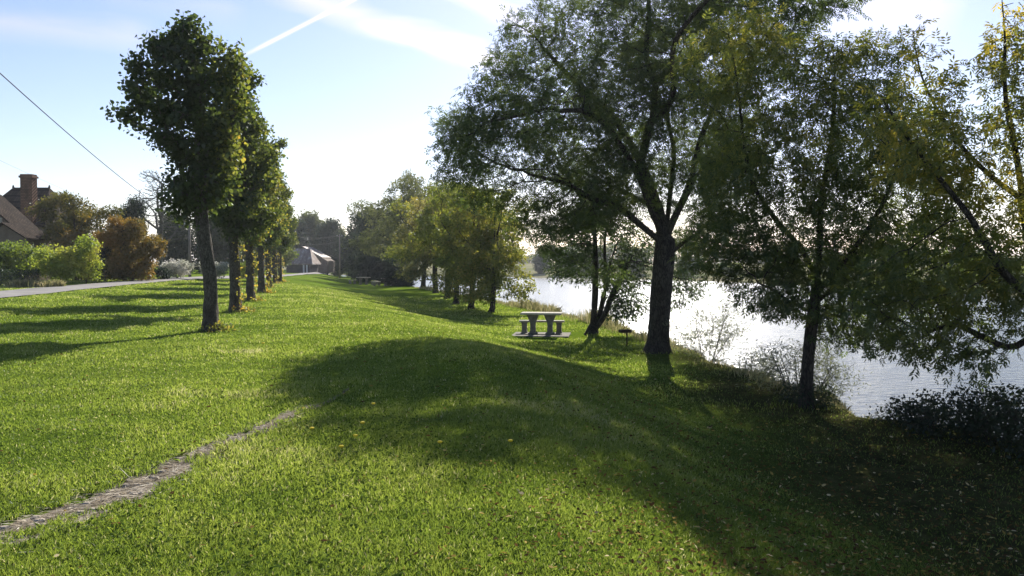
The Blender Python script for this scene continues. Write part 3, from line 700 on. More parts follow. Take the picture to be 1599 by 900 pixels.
# --- yellowing thin ash leaning in from the right edge
s3 = F / 10.6; OX, OY = 1650, 690
B3 = lambda px, py, dy, r1, r2=None, r3=None, n=120: b(px, py, dy, r1, r2, r3, n, OX, OY, s3)
Q3 = lambda px, py, dy: q(px, py, dy, OX, OY, s3)
ASH3 = dict(kind='compound', n=6, spread=.08, size=.17, aspect=.14, droop=.4, ll=.42, cf=1.4, cv=.18, grad=((0, 0, 1), .085))
lines = [(None, [Q3(1650, 700, 0), Q3(1645, 560, .05), Q3(1625, 420, .1), Q3(1606, 300, .1), Q3(1590, 210, .1), Q3(1572, 120, .1), Q3(1562, 30, 0), Q3(1550, -80, 0)]),
         ((0, .33), [Q3(1600, 440, -.3), Q3(1540, 400, -.4), Q3(1490, 320, -.4), Q3(1450, 261, -.3), Q3(1400, 190, -.2), Q3(1366, 126, -.1)]),
         ((0, .28), [Q3(1605, 520, .3), Q3(1560, 500, .5), Q3(1530, 485, .6), Q3(1495, 500, .7)]),
         ((0, .52), [Q3(1560, 240, .3), Q3(1520, 180, .5), Q3(1475, 90, .6), Q3(1455, 10, .6)]),
         ((0, .42), [Q3(1580, 420, -.5), Q3(1570, 340, -.6), Q3(1575, 270, -.7)]),
         ((0, .55), [Q3(1660, 220, .2), Q3(1700, 130, .3)])]
blobs = [B3(1545, 150, 0, .65, .8, 1.0, 110), B3(1500, 230, .3, .7, .8, .7, 130), B3(1420, 200, -.2, .75, .7, .6, 140), B3(1380, 160, -.1, .4, .4, .45, 50), B3(1560, 360, -.2, .8, .8, .7, 130),
         B3(1480, 380, 0, .8, .8, .6, 170), B3(1500, 520, .6, .6, .6, .35, 110), B3(1580, 60, 0, .5, .7, .7, 60), B3(1450, 460, .3, .6, .6, .5, 110), B3(1650, 120, 0, .7, .8, .9, 80), B3(1470, 60, .5, .35, .4, .6, 16), B3(1420, 500, .5, .4, .5, .4, 60), B3(1560, 470, .4, .7, .6, .5, 110), B3(1530, 300, .2, .7, .7, .6, 90), B3(1400, 420, .4, .6, .6, .5, 90), B3(1540, 540, .5, .5, .5, .25, 50)]
plant('ash_tree', 'thin yellowing ash with bare upper twigs leaning in at the right edge', 'tree', (850 / F * 10.6, 10.6, Hs(850 / F * 10.6, 10.6) - .04), lines, blobs, .11, .0045, ASH3, 31, M['ash_leaf'], M['bark_dark'],
      step=.12, kill=.19, infl=1.6, iters=70, tipmax=3, tb=.36, thick=.03)

# --- multi stemmed alder left of the big trunk
s4 = F / 28.3
B4 = lambda px, py, dy, r1, r2=None, r3=None, n=120: b(px, py, dy, r1, r2, r3, n, 928, 525, s4)
Q4 = lambda px, py, dy: q(px, py, dy, 928, 525, s4)
lines = [(None, [Q4(925, 527, 0), Q4(927, 510, 0)]),
         ((0, 1), [Q4(929, 470, -.1), Q4(930, 420, -.1), Q4(929, 370, 0), Q4(926, 320, 0)]),
         ((0, 1), [Q4(938, 490, .1), Q4(946, 450, .1), Q4(955, 410, .2), Q4(965, 380, .3)]),
         ((0, .5), [Q4(942, 495, -.2), Q4(957, 455, -.3), Q4(975, 420, -.4), Q4(985, 400, -.4)]),
         ((2, .4), [Q4(948, 440, .2), Q4(946, 380, .3), Q4(952, 335, .2)])]
blobs = [B4(890, 375, 0, 1.3, 1.2, .9, 130), B4(930, 330, 0, 1.5, 1.4, .7, 120), B4(980, 430, -.2, 1.2, 1.0, .9, 170), B4(880, 420, .3, .8, .8, .5, 60), B4(990, 370, .4, 1.1, 1.1, .8, 110), B4(985, 475, 0, .8, .7, .6, 80), B4(1070, 450, .5, .9, .9, .8, 90)]
SMALL = dict(kind='rhomb', n=34, spread=.17, size=.12, aspect=.42, droop=.4, cf=1.6, cv=.12)
plant('alder_tree', 'leaning multi stemmed dark alder behind the picnic table', 'tree', (128 / F * 28.3, 28.3, Hs(128 / F * 28.3, 28.3) - .04), lines, blobs, .2, .008, SMALL, 41, M['ash_leaf'], M['bark_dark'],
      step=.2, kill=.3, infl=2.2, iters=50, tipmax=3, tb=.06, thick=.05)

# --- feathery willow shrubs growing out of the bank
def shrub(name, label, cat, px, d, w, h, seed, leafm, dx=0, z=None, leaf=None, n=170, tb=.4, stems=5, up=.1, rt=.004, R=.05, kill=.2, step=.14, group=None, rz=0, thin=1.0, depth=None):
    r = np.random.default_rng(seed + 900)
    x = (px - 800) / F * d + dx; z = Hs(x, d) - .05 if z is None else z
    lines = [(None, [(0, 0, 0), (0, 0, .08 * h)])]
    for k in range(stems):
        a = 2 * math.pi * (k + r.random() * .6) / stems; rr = w * .5 * (.35 + .5 * r.random())
        lines.append(((0, .5 + .5 * r.random()), [(rr * .35 * math.cos(a), rr * .35 * math.sin(a), h * .3), (rr * math.cos(a), rr * math.sin(a), h * (.55 + .3 * r.random()))]))
    dp = depth or w
    bl = [((0, 0, h * .55), (w * .42, dp * .42, h * .42), n)]
    for k in range(7):
        a = r.random() * 6.28; bl.append(((w * .28 * math.cos(a), dp * .28 * math.sin(a), h * (.3 + .45 * r.random())), (w * .24, dp * .24, h * .24), n // 5))
    return plant(name, label, cat, (x, d, z), lines, bl, R, rt, leaf or SMALL, seed, leafm, M['bark_dark'], step=step, kill=kill, infl=w * 1.2, iters=40, tipmax=3, tb=tb, wood='stem', leaves='foliage', up=up, group=group, rz=rz, thin=thin, hollow=.05, thick=.03, flare=0)
WIL = dict(kind='rhomb', n=9, spread=.1, size=.1, aspect=.2, droop=-.2, cf=2, cv=.12)
shrub('willow_shrub', 'sparse grey willow shrub against the bright water just right of the big trunk', 'shrub', 1105, 22.5, 2.4, 2.3, 51, M['grey_leaf'], leaf=WIL, n=200, tb=.35, stems=8, up=.35, z=-1.75, R=.03, kill=.15, step=.13)
shrub('willow_shrub', 'feathery grey willow shrub behind the slender trunk of the young ash', 'shrub', 1255, 16.2, 2.3, 1.9, 52, M['grey_leaf'], leaf=dict(WIL, size=.085), n=260, tb=.25, stems=9, up=.3, z=-1.7, R=.03, kill=.13, step=.11)
shrub('willow_shrub', 'small bushy willow at the foot of the bank between the two ashes', 'shrub', 1180, 19.5, 1.6, 1.3, 53, M['grey_leaf'], leaf=dict(WIL, size=.09), n=140, tb=.3, stems=7, up=.3, z=-1.75, R=.025, kill=.13, step=.11)
BRM = dict(kind='oval', n=9, spread=.085, size=.046, aspect=.7, droop=.1, cf=2, cv=.1)
for k, (px, d, w, h, z, lab) in enumerate([(1480, 12.1, 1.7, 1.2, -1.5, 'low dark bramble bush on the bank edge below the hanging ash branches'),
                                      (1560, 11.3, 1.7, 1.4, -1.35, 'dark bramble bush against the water at the right edge of the picture'),
                                      (1420, 12.9, 1.2, .9, -1.45, 'smallest dark bramble bush beside the open gap of water'),
                                      (1660, 10.2, 1.9, 1.4, -1.2, 'bramble bush mostly beyond the right edge of the picture')]):
    shrub('bramble_bush', lab, 'bush', px, d, w, h, 61 + k, M['bramble_leaf'], leaf=BRM, n=330, tb=.3, stems=14, up=.3, z=z, R=.02, kill=.1, step=.085, group='brambles on the bank edge')
shrub('bramble_bush', 'dark low mound of brambles round the foot of the young ash', 'bush', 1268, 14.35, 1.0, .5, 66, M['bramble_leaf'], leaf=BRM, n=300, tb=.2, stems=8, z=-1.02, R=.02, kill=.09, step=.08, group='brambles on the bank edge')

# --- the row of clipped limes along the road
s5 = 62.75
B5 = lambda px, py, dy, r1, r2=None, r3=None, n=120: b(px, py, dy, r1, r2, r3, n, 332, 514, s5)
Q5 = lambda px, py, dy: q(px, py, dy, 332, 514, s5)
LIME = dict(kind='oval', n=36, spread=.16, size=.105, aspect=.8, droop=.4, cf=1.5, cv=.14, grad=((.9, 0, -.05), .22))  # grad: autumn yellow plus sunlit side put into leaf tint, dark left, yellow right
def lime(label, loc, seed, variant=0, rz=0.0):
    if variant == 0:
        lines = [(None, [Q5(332, 516, 0), Q5(331, 440, 0), Q5(323, 370, 0), Q5(318, 300, 0), Q5(317, 200, 0), Q5(312, 100, 0), Q5(300, 40, 0)]),
                 ((0, .5), [Q5(345, 240, .2), Q5(365, 170, .3), Q5(375, 100, .2)]), ((0, .55), [Q5(280, 220, -.1), Q5(250, 170, 0), Q5(215, 150, 0)]),
                 ((0, .55), [Q5(240, 200, 0), Q5(190, 170, 0)])]
        bl = [B5(290, 120, 0, 1.15, 1.2, 1.15, 170), B5(345, 130, 0, .85, 1.0, 1.2, 120), B5(300, 60, 0, .55, .6, .6, 40), B5(310, 200, 0, 1.0, 1.2, .8, 120), B5(315, 275, 0, .8, .9, .9, 110), B5(235, 160, 0, .45, .4, .4, 30),
              B5(355, 235, 0, .4, .5, .8, 45), B5(290, 320, 0, .35, .4, .35, 25), B5(265, 70, 0, .35, .4, .35, 16), B5(375, 95, 0, .3, .4, .5, 30)]
    else:
        r = np.random.default_rng(seed + 5)
        lines = [(None, [(0, 0, 0), (-.02, 0, 1.2), (-.06, .03, 2.6), (-.1, 0, 4.2), (0, 0, 6.0), (.1, 0, 7.2)]),
                 ((0, .4), [(.4, .1, 3.8), (.8, .2, 4.8)]), ((0, .45), [(-.4, -.1, 4.2), (-.8, .1, 5.2)]), ((0, .4), [(.1, .5, 3.7), (.1, .9, 4.9)])]
        bl = [((0, 0, 5.9 + .2 * variant), (.95, 1.1, 1.5), 190), ((.3, 0, 4.5), (.9, 1.1, 1.1), 140), ((.1, 0, 3.3), (.7, .8, .8), 90), ((-.1, .1, 7.3), (.6, .6, .6), 45), ((-.6, 0, 5.2), (.6, .7, .7), 50), ((.65, 0, 5.6), (.6, .7, .9), 60)]
        for k in range(16):
            a = r.random() * 6.28; bl.append(((1.25 * math.cos(a), 1.2 * math.sin(a), 2.9 + 4.9 * r.random()), (.4, .4, .3), 9))
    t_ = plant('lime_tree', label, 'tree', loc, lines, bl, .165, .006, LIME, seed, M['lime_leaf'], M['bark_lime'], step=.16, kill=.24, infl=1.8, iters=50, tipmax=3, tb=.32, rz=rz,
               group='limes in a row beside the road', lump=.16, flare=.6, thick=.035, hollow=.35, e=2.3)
    # suckers at the foot and along the bole
    r = np.random.default_rng(seed + 77)
    bx = np.concatenate([r.normal([.3, -.1, .08], [.16, .16, .07], (60, 3)), np.stack([.18 + r.normal(.04, .05, 34), r.normal(-.05, .12, 34), .3 + 2.2 * r.random(34)], -1) if variant else np.zeros((0, 3))])
    link('sucker_leaves', foliage_mesh('sucker_leaves', bx, unit(r.normal(0, 1, bx.shape) + [.5, 0, .6]), dict(kind='oval', n=3, spread=.05, size=.085, aspect=.8, droop=0, cv=.1), r, .72), M['lime_leaf'], t_)
    return t_
l0 = lime('nearest lime of the row with a tall dark one-sided crown and lumpy grey trunk', (-7.5, 20, Hs(-7.5, 20) - .05), 71)
l1 = lime('second lime of the row, lit yellow-green leaves low on its trunk', (-9.4, 27.3, Hs(-9.4, 27.3) - .05), 72, 1)
l2 = lime('third lime of the row, standing just behind the second trunk', (-11.1, 34.1, Hs(-11.1, 34.1) - .05), 73, 2)
for k, (px, d, src, rz, sc, lab) in enumerate([(409, 42.5, l1, .5, 1.02, 'fourth lime of the row with pale suckers at its foot'), (420, 51, l2, -.6, 1.0, 'fifth lime of the row, a narrow dark trunk between its neighbours'),
                                       (430, 60, l1, -.4, 1.03, 'sixth lime of the row, last but one before the barn'), (438, 69, l2, .4, 1.0, 'farthest lime of the row, its crown rounded above the barn roof')]):
    c = copy_tree(src); x = (px - 800) / F * d; c.location = (x, d, Hs(x, d) - .05); c.rotation_euler = (0, 0, rz); c.scale = (sc, sc, sc); c['label'] = lab

# --- general trees for the middle and far distance
def gtree(name, label, cat, loc, h, w, seed, leafm, tb=.4, trunk_h=.25, R=None, size=.2, n=14, dens=1.0, barkm=None, group=None, shape='round', aspect=.5, kind='rhomb', tipmax=3, rz=0, cv=.14, thin=1.0, spread=None, sf=.035, rt=None):
    r = np.random.default_rng(seed + 300); R = R or h * .02
    th = h * trunk_h; lean = r.normal(0, .03 * h, 2)
    lines = [(None, [(0, 0, 0), (lean[0] * .2, lean[1] * .2, th * .5), (lean[0] * .4, lean[1] * .4, th), (lean[0] * .8, lean[1] * .8, h * .55), (lean[0], lean[1], h * .85)])]
    for k in range(4):
        a = k * 1.57 + r.random(); lines.append(((0, .3 + .1 * k), [(w * .2 * math.cos(a), w * .2 * math.sin(a), h * (.38 + .08 * k)), (w * .36 * math.cos(a), w * .36 * math.sin(a), h * (.5 + .09 * k))]))
    bl = []
    H0 = h - th
    if shape == 'round':
        bl = [((lean[0], lean[1], th + H0 * .55), (w * .3, w * .3, H0 * .36), int(80 * dens))]
        for k in range(20):
            a = r.random() * 6.28; u = r.random(); rr = w * (.2 + .26 * r.random()) * (1 - .7 * max(0, u - .5))
            bl.append(((rr * math.cos(a) + lean[0], rr * math.sin(a) + lean[1], th + H0 * (.08 + .85 * u)), (w * .14, w * .14, H0 * .1), int(24 * dens)))
    elif shape == 'low':      # crown to the ground
        bl = [((0, 0, h * .5), (w * .34, w * .34, h * .42), int(110 * dens))]
        for k in range(20):
            a = r.random() * 6.28; u = r.random(); rr = w * (.22 + .24 * r.random()) * (1 - .75 * max(0, u - .45))
            bl.append(((rr * math.cos(a), rr * math.sin(a), h * (.1 + .84 * u)), (w * .13, w * .13, h * .09), int(24 * dens)))
    elif shape == 'cone':
        for k in range(9):
            u = k / 8; bl.append(((0, 0, h * (.1 + .85 * u)), (w * .5 * (1.03 - u), w * .5 * (1.03 - u), h * .08), int((60 - 45 * u) * dens)))
    return plant(name, label, cat, loc, lines, bl, R, rt or max(.008, R * .04), dict(kind=kind, n=n, spread=spread or size * 1.1, size=size, aspect=aspect, droop=.25, cf=4 / w, cv=cv), seed, leafm, barkm or M['bark_dark'],
                 step=h * sf, kill=h * sf * 1.42, infl=h * .5, iters=40, tipmax=tipmax, tb=tb, group=group, rz=rz, thin=thin, thick=.05)
RG = 'trees in a row along the river bank'
row = [(768, 41.5, 300, 2.5, 'green_leaf', .62, 'round', 'low yellow-green tree nearest the picnic table in the bank row', .08),
       (736, 44, 283, 2.6, 'green_leaf', .5, 'round', 'small forked tree with bright green crown in the bank row', .2),
       (713, 50, 285, 2.8, 'green_leaf', .42, 'round', 'green tree with straight dark trunk left of the forked one', .2),
       (699, 58, 288, 3.2, 'olive_leaf', .55, 'round', 'yellow-topped tree in the middle of the bank row', .15),
       (681, 68, 285, 3.6, 'green_leaf', .55, 'round', 'broad green tree behind the yellow-topped one', .14),
       (661, 80, 266, 5.2, 'olive_leaf', .4, 'round', 'tallest brownish olive tree of the bank row', .12),
       (634, 92, 282, 5.4, 'olive_leaf', .35, 'round', 'olive tree left of the tallest one, its crown reaching over the dark bush', .1)]
for k, (px, d, top, wf, lm, tb, shp, lab, tr) in enumerate(row):
    loc = at_px(px, d, .05); h = (410 - top) / F * d + EYE - loc[2]
    gtree('bank_tree', lab, 'tree', loc, h, wf * 1.9 + h * .2, 80 + k, M[lm], tb=tb + .1, trunk_h=tr, R=.13 + .02 * k, size=.14 + .014 * k, n=30, dens=1.3, group=RG, cv=.16)
far = [(600, 108, 318, 9.5, 'dark_leaf', .6, 'low', 'dark blue-green tree behind the far picnic tables'),
       (577, 122, 332, 8, 'dark_leaf', .5, 'low', 'small dark tree left of the blue-green one, above the far tables'),
       (560, 140, 352, 7, 'dark_leaf', .35, 'low', 'lowest dark tree closing the end of the lawn')]
for k, (px, d, top, w, lm, tb, shp, lab) in enumerate(far):
    loc = at_px(px, d, .05); h = (410 - top) / F * d + EYE - loc[2]
    gtree('dark_tree', lab, 'tree', loc, h, w, 90 + k, M[lm], tb=tb, size=.38, n=26, dens=1.1, shape=shp)
loc = at_px(598, 100, .1)
gtree('dark_bush', 'big dark rounded bush at the far end of the lawn', 'bush', loc, 3.1, 6.6, 95, M['dark_leaf'], tb=.25, size=.24, n=14, shape='low', trunk_h=.05, R=.1)
loc = at_px(625, 88, .1)
gtree('dark_bush', 'smaller dark bush right of the far picnic tables', 'bush', loc, 2.0, 3.4, 96, M['dark_leaf'], tb=.4, size=.2, n=14, shape='low', trunk_h=.05, R=.08)

gtree('ash_tree', 'ash added out of view to cut sky light on the right foreground', 'tree', (9.3, 2.2, Hs(9.3, 2.2) - .1), 10, 8.5, 141, M['ash_leaf'], tb=.3, trunk_h=.3, R=.18, size=.16, n=30, dens=1.3)  # unseen tree, put here so its leaves block sky fill on the right
# --- woods and trees beyond the lawn
P1 = {}
def proto(key, *a, **k): P1[key] = gtree(*a, **k); return P1[key]
def place(key, label, px, d, top, wpx, rz=0, group=None, z=None):
    src = P1[key]; first = 'used' not in src
    o = src if first else copy_tree(src)
    if first: src['used'] = 1
    x = (px - 800) / F * d; z = Hs(x, d) - .1 if z is None else z
    h = (410 - top) / F * d + EYE - z
    o.location = (x, d, z); o.rotation_euler = (0, 0, rz); sw = wpx / F * d / 8.0; o.scale = (sw, sw, h / 10.0)
    if 'used' in o and not first: del o['used']
    o['label'] = label
    if group: o['group'] = group
    return o
for key, lm, tb, shp, nm, sz in (('olive', 'olive_leaf', .3, 'low', 'broadleaf_tree', .34), ('dark', 'dark_leaf', .6, 'low', 'broadleaf_tree', .34), ('cone', 'dark_leaf', .3, 'cone', 'conifer_tree', .3),
                             ('pale', 'lush_leaf', .45, 'low', 'broadleaf_tree', .32), ('green', 'green_leaf', .55, 'round', 'broadleaf_tree', .32)):
    proto(key, nm, 'x', 'tree', (0, 0, 0), 10, 8 if key != 'cone' else 8, 100 + len(P1), M[lm], tb=tb, size=sz * 1.45, n=24, dens=1.2, shape=shp, trunk_h=.15 if shp != 'round' else .22, R=.2)
FG = 'trees closing the view beyond the lawn'
for a in [('dark', 'dark tree right behind the barn gable', 512, 150, 345, 52, .3), ('olive', 'tall olive-brown tree above the barn roof', 488, 168, 332, 60, 1.2), ('dark', 'dark broad tree left of the barn, seen past the far limes', 455, 160, 345, 60, 2),
          ('olive', 'olive tree between the barn and the narrow pale poplar', 530, 165, 356, 30, 4), ('pale', 'narrow pale yellow poplar at the end of the lawn', 541, 146, 366, 15, 0),
          ('cone', 'dark conifer just right of the pale poplar', 551, 152, 362, 17, 1), ('cone', 'thin conifer behind the lowest dark tree', 563, 166, 350, 18, 2.5),
          ('olive', 'low olive tree behind the dark blue-green tree', 588, 160, 335, 40, 5)]:
    place(*a[:6], rz=a[6], group=FG)
FB = 'trees on the far river bank'
for a in [('dark', 'blue-dark wooded clump where the river bends away', 846, 212, 397, 34, .4), ('dark', 'dark far bank tree seen left of the alder stems', 885, 208, 392, 46, 1.9), ('olive', 'olive far bank tree behind the alder crown', 930, 205, 385, 60, 3),
          ('olive', 'green far bank tree between the alder and the tall ash trunk', 990, 198, 390, 60, 1.1), ('olive', 'low far bank tree just right of the tall ash trunk', 1075, 182, 398, 50, 2.2),
          ('pale', 'small far bank tree above the wide bright water', 1140, 168, 408, 45, .5), ('pale', 'pale scrubby tree on the far bank behind the young ash', 1215, 150, 408, 50, 4.2),
          ('olive', 'far bank tree seen through the young ash crown', 1310, 140, 396, 60, 5), ('pale', 'pale far bank tree right of the young ash', 1400, 125, 404, 50, 3.3), ('olive', 'round far bank tree near the right edge', 1500, 118, 394, 60, 2),
          ('pale', 'yellowish far bank bush at the right edge', 1575, 98, 410, 60, 1), ('dark', 'dark far bank tree beyond the right edge', 1680, 120, 350, 90, 0)]:
    place(*a[:6], rz=a[6], group=FB)

r_ = np.random.default_rng(77); n = 30000; a = r_.random(n); x = -120 + 620 * a; y = 430 + 60 * np.sin(x * .02) + r_.normal(0, 6, n); hh = 7 + 3.5 * cnoise(x * .05, x * 0, 1.2, 31) + 2 * cnoise(x * .3, x * 0, 1.0, 32)
P = np.stack([x, y, 1 + np.clip(hh, 2.5, 20) * r_.random(n) ** .7], -1)
v, f = leaves_mesh(P, unit(r_.normal(0, 1, (n, 3))), unit(r_.normal(0, 1, (n, 3))), 1.0 + 1.2 * r_.random(n), .8 + .8 * r_.random(n), OVAL)
tag(link('distant_wood', np_mesh('distant_wood', v, f, np.clip(r_.normal(.5, .2, n), 0, 1)), M['olive_leaf']), 'far low line of woodland beyond the river', 'wood', kind='stuff')

# --- gardens left of the road
place('dark', 'small dark tree peeping over the orange trees', 205, 74, 315, 55, .8)
place('dark', 'dark tree behind the telegraph pole', 275, 92, 335, 60, 2.7)
place('olive', 'brown-green tree behind the limes, right of the telegraph pole', 335, 96, 318, 80, 4.1)
place('olive', 'olive tree seen between the second and third lime trunks', 385, 104, 345, 70, 5.1)
place('green', 'green garden tree far behind the lime trunks', 425, 112, 352, 60, 1.5)
loc = at_px(122, 57, .1); h = (410 - 298) / F * 57 + EYE - loc[2]
gtree('beech_tree', 'broad garden tree turning orange and green beside the tiled house', 'tree', loc, h, 6.6, 120, M['orange_leaf'], tb=.3, size=.17, n=38, shape='low', trunk_h=.12, cv=.24, dens=1.3)
loc = at_px(206, 53, .1); h = (410 - 338) / F * 53 + EYE - loc[2]
gtree('beech_tree', 'rounded orange shrub-like tree beside the road bend', 'tree', loc, h, 4.7, 121, M['orange_leaf'], tb=.42, size=.15, n=34, shape='low', trunk_h=.1, cv=.16, dens=1.3)
loc = at_px(163, 54, .1)
gtree('dark_bush', 'dark bush in shade between the bright hedge shrub and the orange tree', 'bush', loc, 2.9, 3.2, 122, M['bramble_leaf'], tb=.5, size=.13, n=14, shape='low', trunk_h=.05)
loc = at_px(250, 76, .1); h = (410 - 262) / F * 76 + EYE - loc[2]
gtree('bare_tree', 'nearly leafless pale tree rising behind the orange shrub', 'tree', loc, h, 6.8, 123, M['grey_leaf'], tb=.2, size=.1, n=1, shape='round', trunk_h=.3, barkm=M['bark_grey'], dens=9, R=.2, thin=.6, sf=.02, rt=.02)
LUSH = dict(kind='oval', n=16, spread=.11, size=.11, aspect=.65, droop=.2, cf=2.2, cv=.26)
def sh(name, label, px, d, w, h, seed, lm, tb=.45, n=260, leaf=LUSH, **k):
    return shrub(name, label, 'shrub', px, d, w, h, seed, M[lm], leaf=leaf, n=n, tb=tb, stems=7, R=.04, kill=.2, step=.16, **k)
sh('garden_shrub', 'tallest bright green shrub at the right end of the lit hedge', 135, 46, 1.9, 3.0, 131, 'lush_leaf', .4)
sh('garden_shrub', 'yellow-green sprawling shrub in the middle of the lit hedge', 92, 45, 2.9, 2.4, 132, 'lush_leaf', .6, n=330)
sh('garden_shrub', 'green shrub behind the clipped dark hedge at the left edge', 22, 48, 3.2, 2.7, 133, 'lush_leaf', .2, n=330)
sh('garden_shrub', 'dull green shrub between the left edge shrub and the yellow-green one', 58, 50, 2.4, 2.6, 134, 'green_leaf', .4, n=260)
sh('garden_shrub', 'green shrub just beyond the left edge of the picture', -30, 46, 3.0, 2.6, 135, 'lush_leaf', .3, n=260)
sh('flowering_shrub', 'white flowering shrub left of the telegraph pole', 277, 60, 2.6, 1.55, 136, 'white_bloom', .6, n=300)
sh('flowering_shrub', 'pale flowering shrub glimpsed between the first two limes', 335, 62, 2.4, 1.5, 137, 'white_bloom', .3, n=240)
sh('garden_shrub', 'low yellow-green shrub seen past the second lime trunk', 390, 66, 2.6, 1.9, 138, 'lush_leaf', .5, n=240)
sh('dark_bush', 'low near-black bush in front of the white flowers', 252, 57, 1.3, 1.0, 139, 'dark_leaf', .2, n=180)
# clipped hedge
def hedge(label, px0, px1, d, h, th, lm, seed, tb):
    r = np.random.default_rng(seed); x0, x1 = (px0 - 800) / F * d, (px1 - 800) / F * d; L = x1 - x0
    root = thing('clipped_hedge', label, 'hedge', ((x0 + x1) / 2, d, Hs((x0 + x1) / 2, d) - .05))
    n = int(L * h * 900); P = (r.random((n, 3)) - .5) * [L, th, h] + [0, 0, h / 2]
    v, f = leaves_mesh(P, unit(r.normal(0, 1, (n, 3))), unit(r.normal(0, .7, (n, 3)) + [0, 0, .6]), .06 + .05 * r.random(n), .04 + .03 * r.random(n), OVAL)
    link('foliage', np_mesh('foliage', v, f, np.clip(r.normal(tb, .12, n), 0, 1)), M[lm], root)
    mb = MB()
    for k in range(int(L / .5) + 1):
        xx = -L / 2 + .1 + k * (L - .2) / max(1, int(L / .5)); mb.tube([(xx, 0, 0), (xx + .05, .03, h * .5), (xx - .04, -.03, h * .9)], [.025, .018, .008], 5)
    mb.build('stem', M['bark_dark'], root)
hedge('low clipped dark hedge beside the road at the left edge', -45, 62, 43.5, .95, .7, 'dark_leaf', 140, .55)
r_ = np.random.default_rng(5); x = (20 + 130 * r_.random(5200) - 800) / F * 42.4; y = 42.4 + r_.normal(0, .35, 5200)
k = road_d(x, y) > 1.7
V, Fq = blades(x[k], y[k], .18 + .35 * r_.random(k.sum()), np.full(k.sum(), .03), .4)
tag(link('verge_grass', np_mesh('verge_grass', V, Fq, np.clip(r_.normal(.5, .25, k.sum()), 0, 1)), M['reed']), 'pale dry tufts of grass under the garden hedge beside the road', 'tall grass', kind='stuff')

# ------------------------------------------------------------------ buildings
def hip_roof(mb, x0, x1, y0, y1, z0, zr, inset, over=.3):
    x0 -= over; x1 += over; y0 -= over; y1 += over; ym = (y0 + y1) / 2
    V = [(x0, y0, z0), (x1, y0, z0), (x1, y1, z0), (x0, y1, z0), (x0 + inset, ym, zr), (x1 - inset, ym, zr)]
    V += [(a, b_, c - .18) for a, b_, c in V[:4]]
    mb.add(V, [(0, 1, 5, 4), (2, 3, 4, 5), (3, 0, 4), (1, 2, 5), (6, 7, 1, 0), (7, 8, 2, 1), (8, 9, 3, 2), (9, 6, 0, 3), (9, 8, 7, 6)])
def gable_roof_y(mb, x0, x1, y0, y1, z0, zr, over=.35, t=.16):
    """ridge along y"""
    xm = (x0 + x1) / 2; sl = (zr - z0) / (xm - x0)
    for s in (-1, 1):
        xe = (x0 - over) if s < 0 else (x1 + over); ze = z0 - over * sl
        P = [(xe, y0 - over, ze), (xm, y0 - over, zr), (xm, y1 + over, zr), (xe, y1 + over, ze)]
        mb.add([(a, b_, c + t) for a, b_, c in P] + P, [(0, 1, 2, 3) if s > 0 else (3, 2, 1, 0), (7, 6, 5, 4) if s > 0 else (4, 5, 6, 7), (0, 4, 5, 1), (1, 5, 6, 2), (2, 6, 7, 3), (3, 7, 4, 0)])
# main house: hipped tiled roof and tall chimney, 72 m away
D = 72; u_ = D / F; zb = Hs(-42, D)
Zp = lambda py, d=D: EYE + (410 - py) / F * d
hx = -45.3
house = thing('house', 'tall house with steep hipped tile roof and big brick chimney behind the garden trees', 'house', (hx, D, zb - .2))
mb = MB(); mb.box((0, 4, (Zp(352) - zb) / 2 + .1), (6.6, 7.6, Zp(352) - zb + .2)); mb.build('wall', M['render_wall'], house)
mb = MB(); hip_roof(mb, -3.3, 3.3, .2, 7.8, Zp(352) - zb + .2, Zp(287) - zb + .2, 1.9)
rf = mb.build('roof', M['roof_tile'], house)
cx = 2.1
mb = MB(); zt = Zp(288) - zb + .2; mb.box((cx, .1, (zt + 2.4) / 2 + .3), (1.05, .8, zt - 2.4 + .6)); mb.box((cx, .1, zt + .62), (1.22, .97, .18)); mb.box((cx, .1, zt + .78), (1.05, .8, .14))
mb.build('chimney', M['brick'], rf)
for sx_ in (-1, 1): MB().lathe([(.1, 0), (.1, .1), (.05, .25), (.01, .3)], (sx_ * (3.6 - 1.9), 4, Zp(287) - zb + .15), 8).build('finial', M['slate_dark'], rf)
for wx_ in (.4, 2.0):
    f = MB().box((wx_, .18, 2.4), (.9, .1, 1.3)).build('window', M['timber'], house); MB().box((wx_, .125, 2.4), (.74, .03, 1.14)).build('pane', M['glass_dark'], f)
# nearer cottage with gable and two dormers at the left edge
D2 = 60; u2 = D2 / F; zb2 = Hs(-38, D2); cxx = (-34 - 800) * u2
cot = thing('cottage', 'lower tiled cottage with pale timbered gables at the left edge', 'house', (cxx, D2, zb2 - .2))
ze, zr = Zp(366, D2) - zb2 + .2, Zp(303, D2) - zb2 + .2
mb = MB(); xw = 3.3; mb.add([(-xw, .2, 0), (xw, .2, 0), (xw, .2, ze), (0, .2, zr - .1), (-xw, .2, ze), (-xw, 2.6, 0), (xw, 2.6, 0), (xw, 2.6, ze), (0, 2.6, zr - .1), (-xw, 2.6, ze)],
                      [(0, 1, 2, 3, 4), (9, 8, 7, 6, 5), (1, 6, 7, 2), (5, 0, 4, 9), (2, 7, 8, 3), (3, 8, 9, 4)]); mb.build('wall', M['render_wall'], cot)
mb = MB(); gable_roof_y(mb, -xw, xw, .2, 2.6, ze, zr); rf = mb.build('roof', M['roof_tile'], cot)
mb = MB()
for xx in (-.95, .45, 1.25, 1.75, 2.4): mb.box((xx, .14, ze * .5 + (zr - ze) * max(0, (1 - abs(xx) / xw)) * .45), (.13, .1, ze + (zr - ze) * (1 - abs(xx) / xw) * .85))
mb.box((0, .12, ze), (5.6, .1, .14)); mb.build('timber_frame', M['timber'], cot)
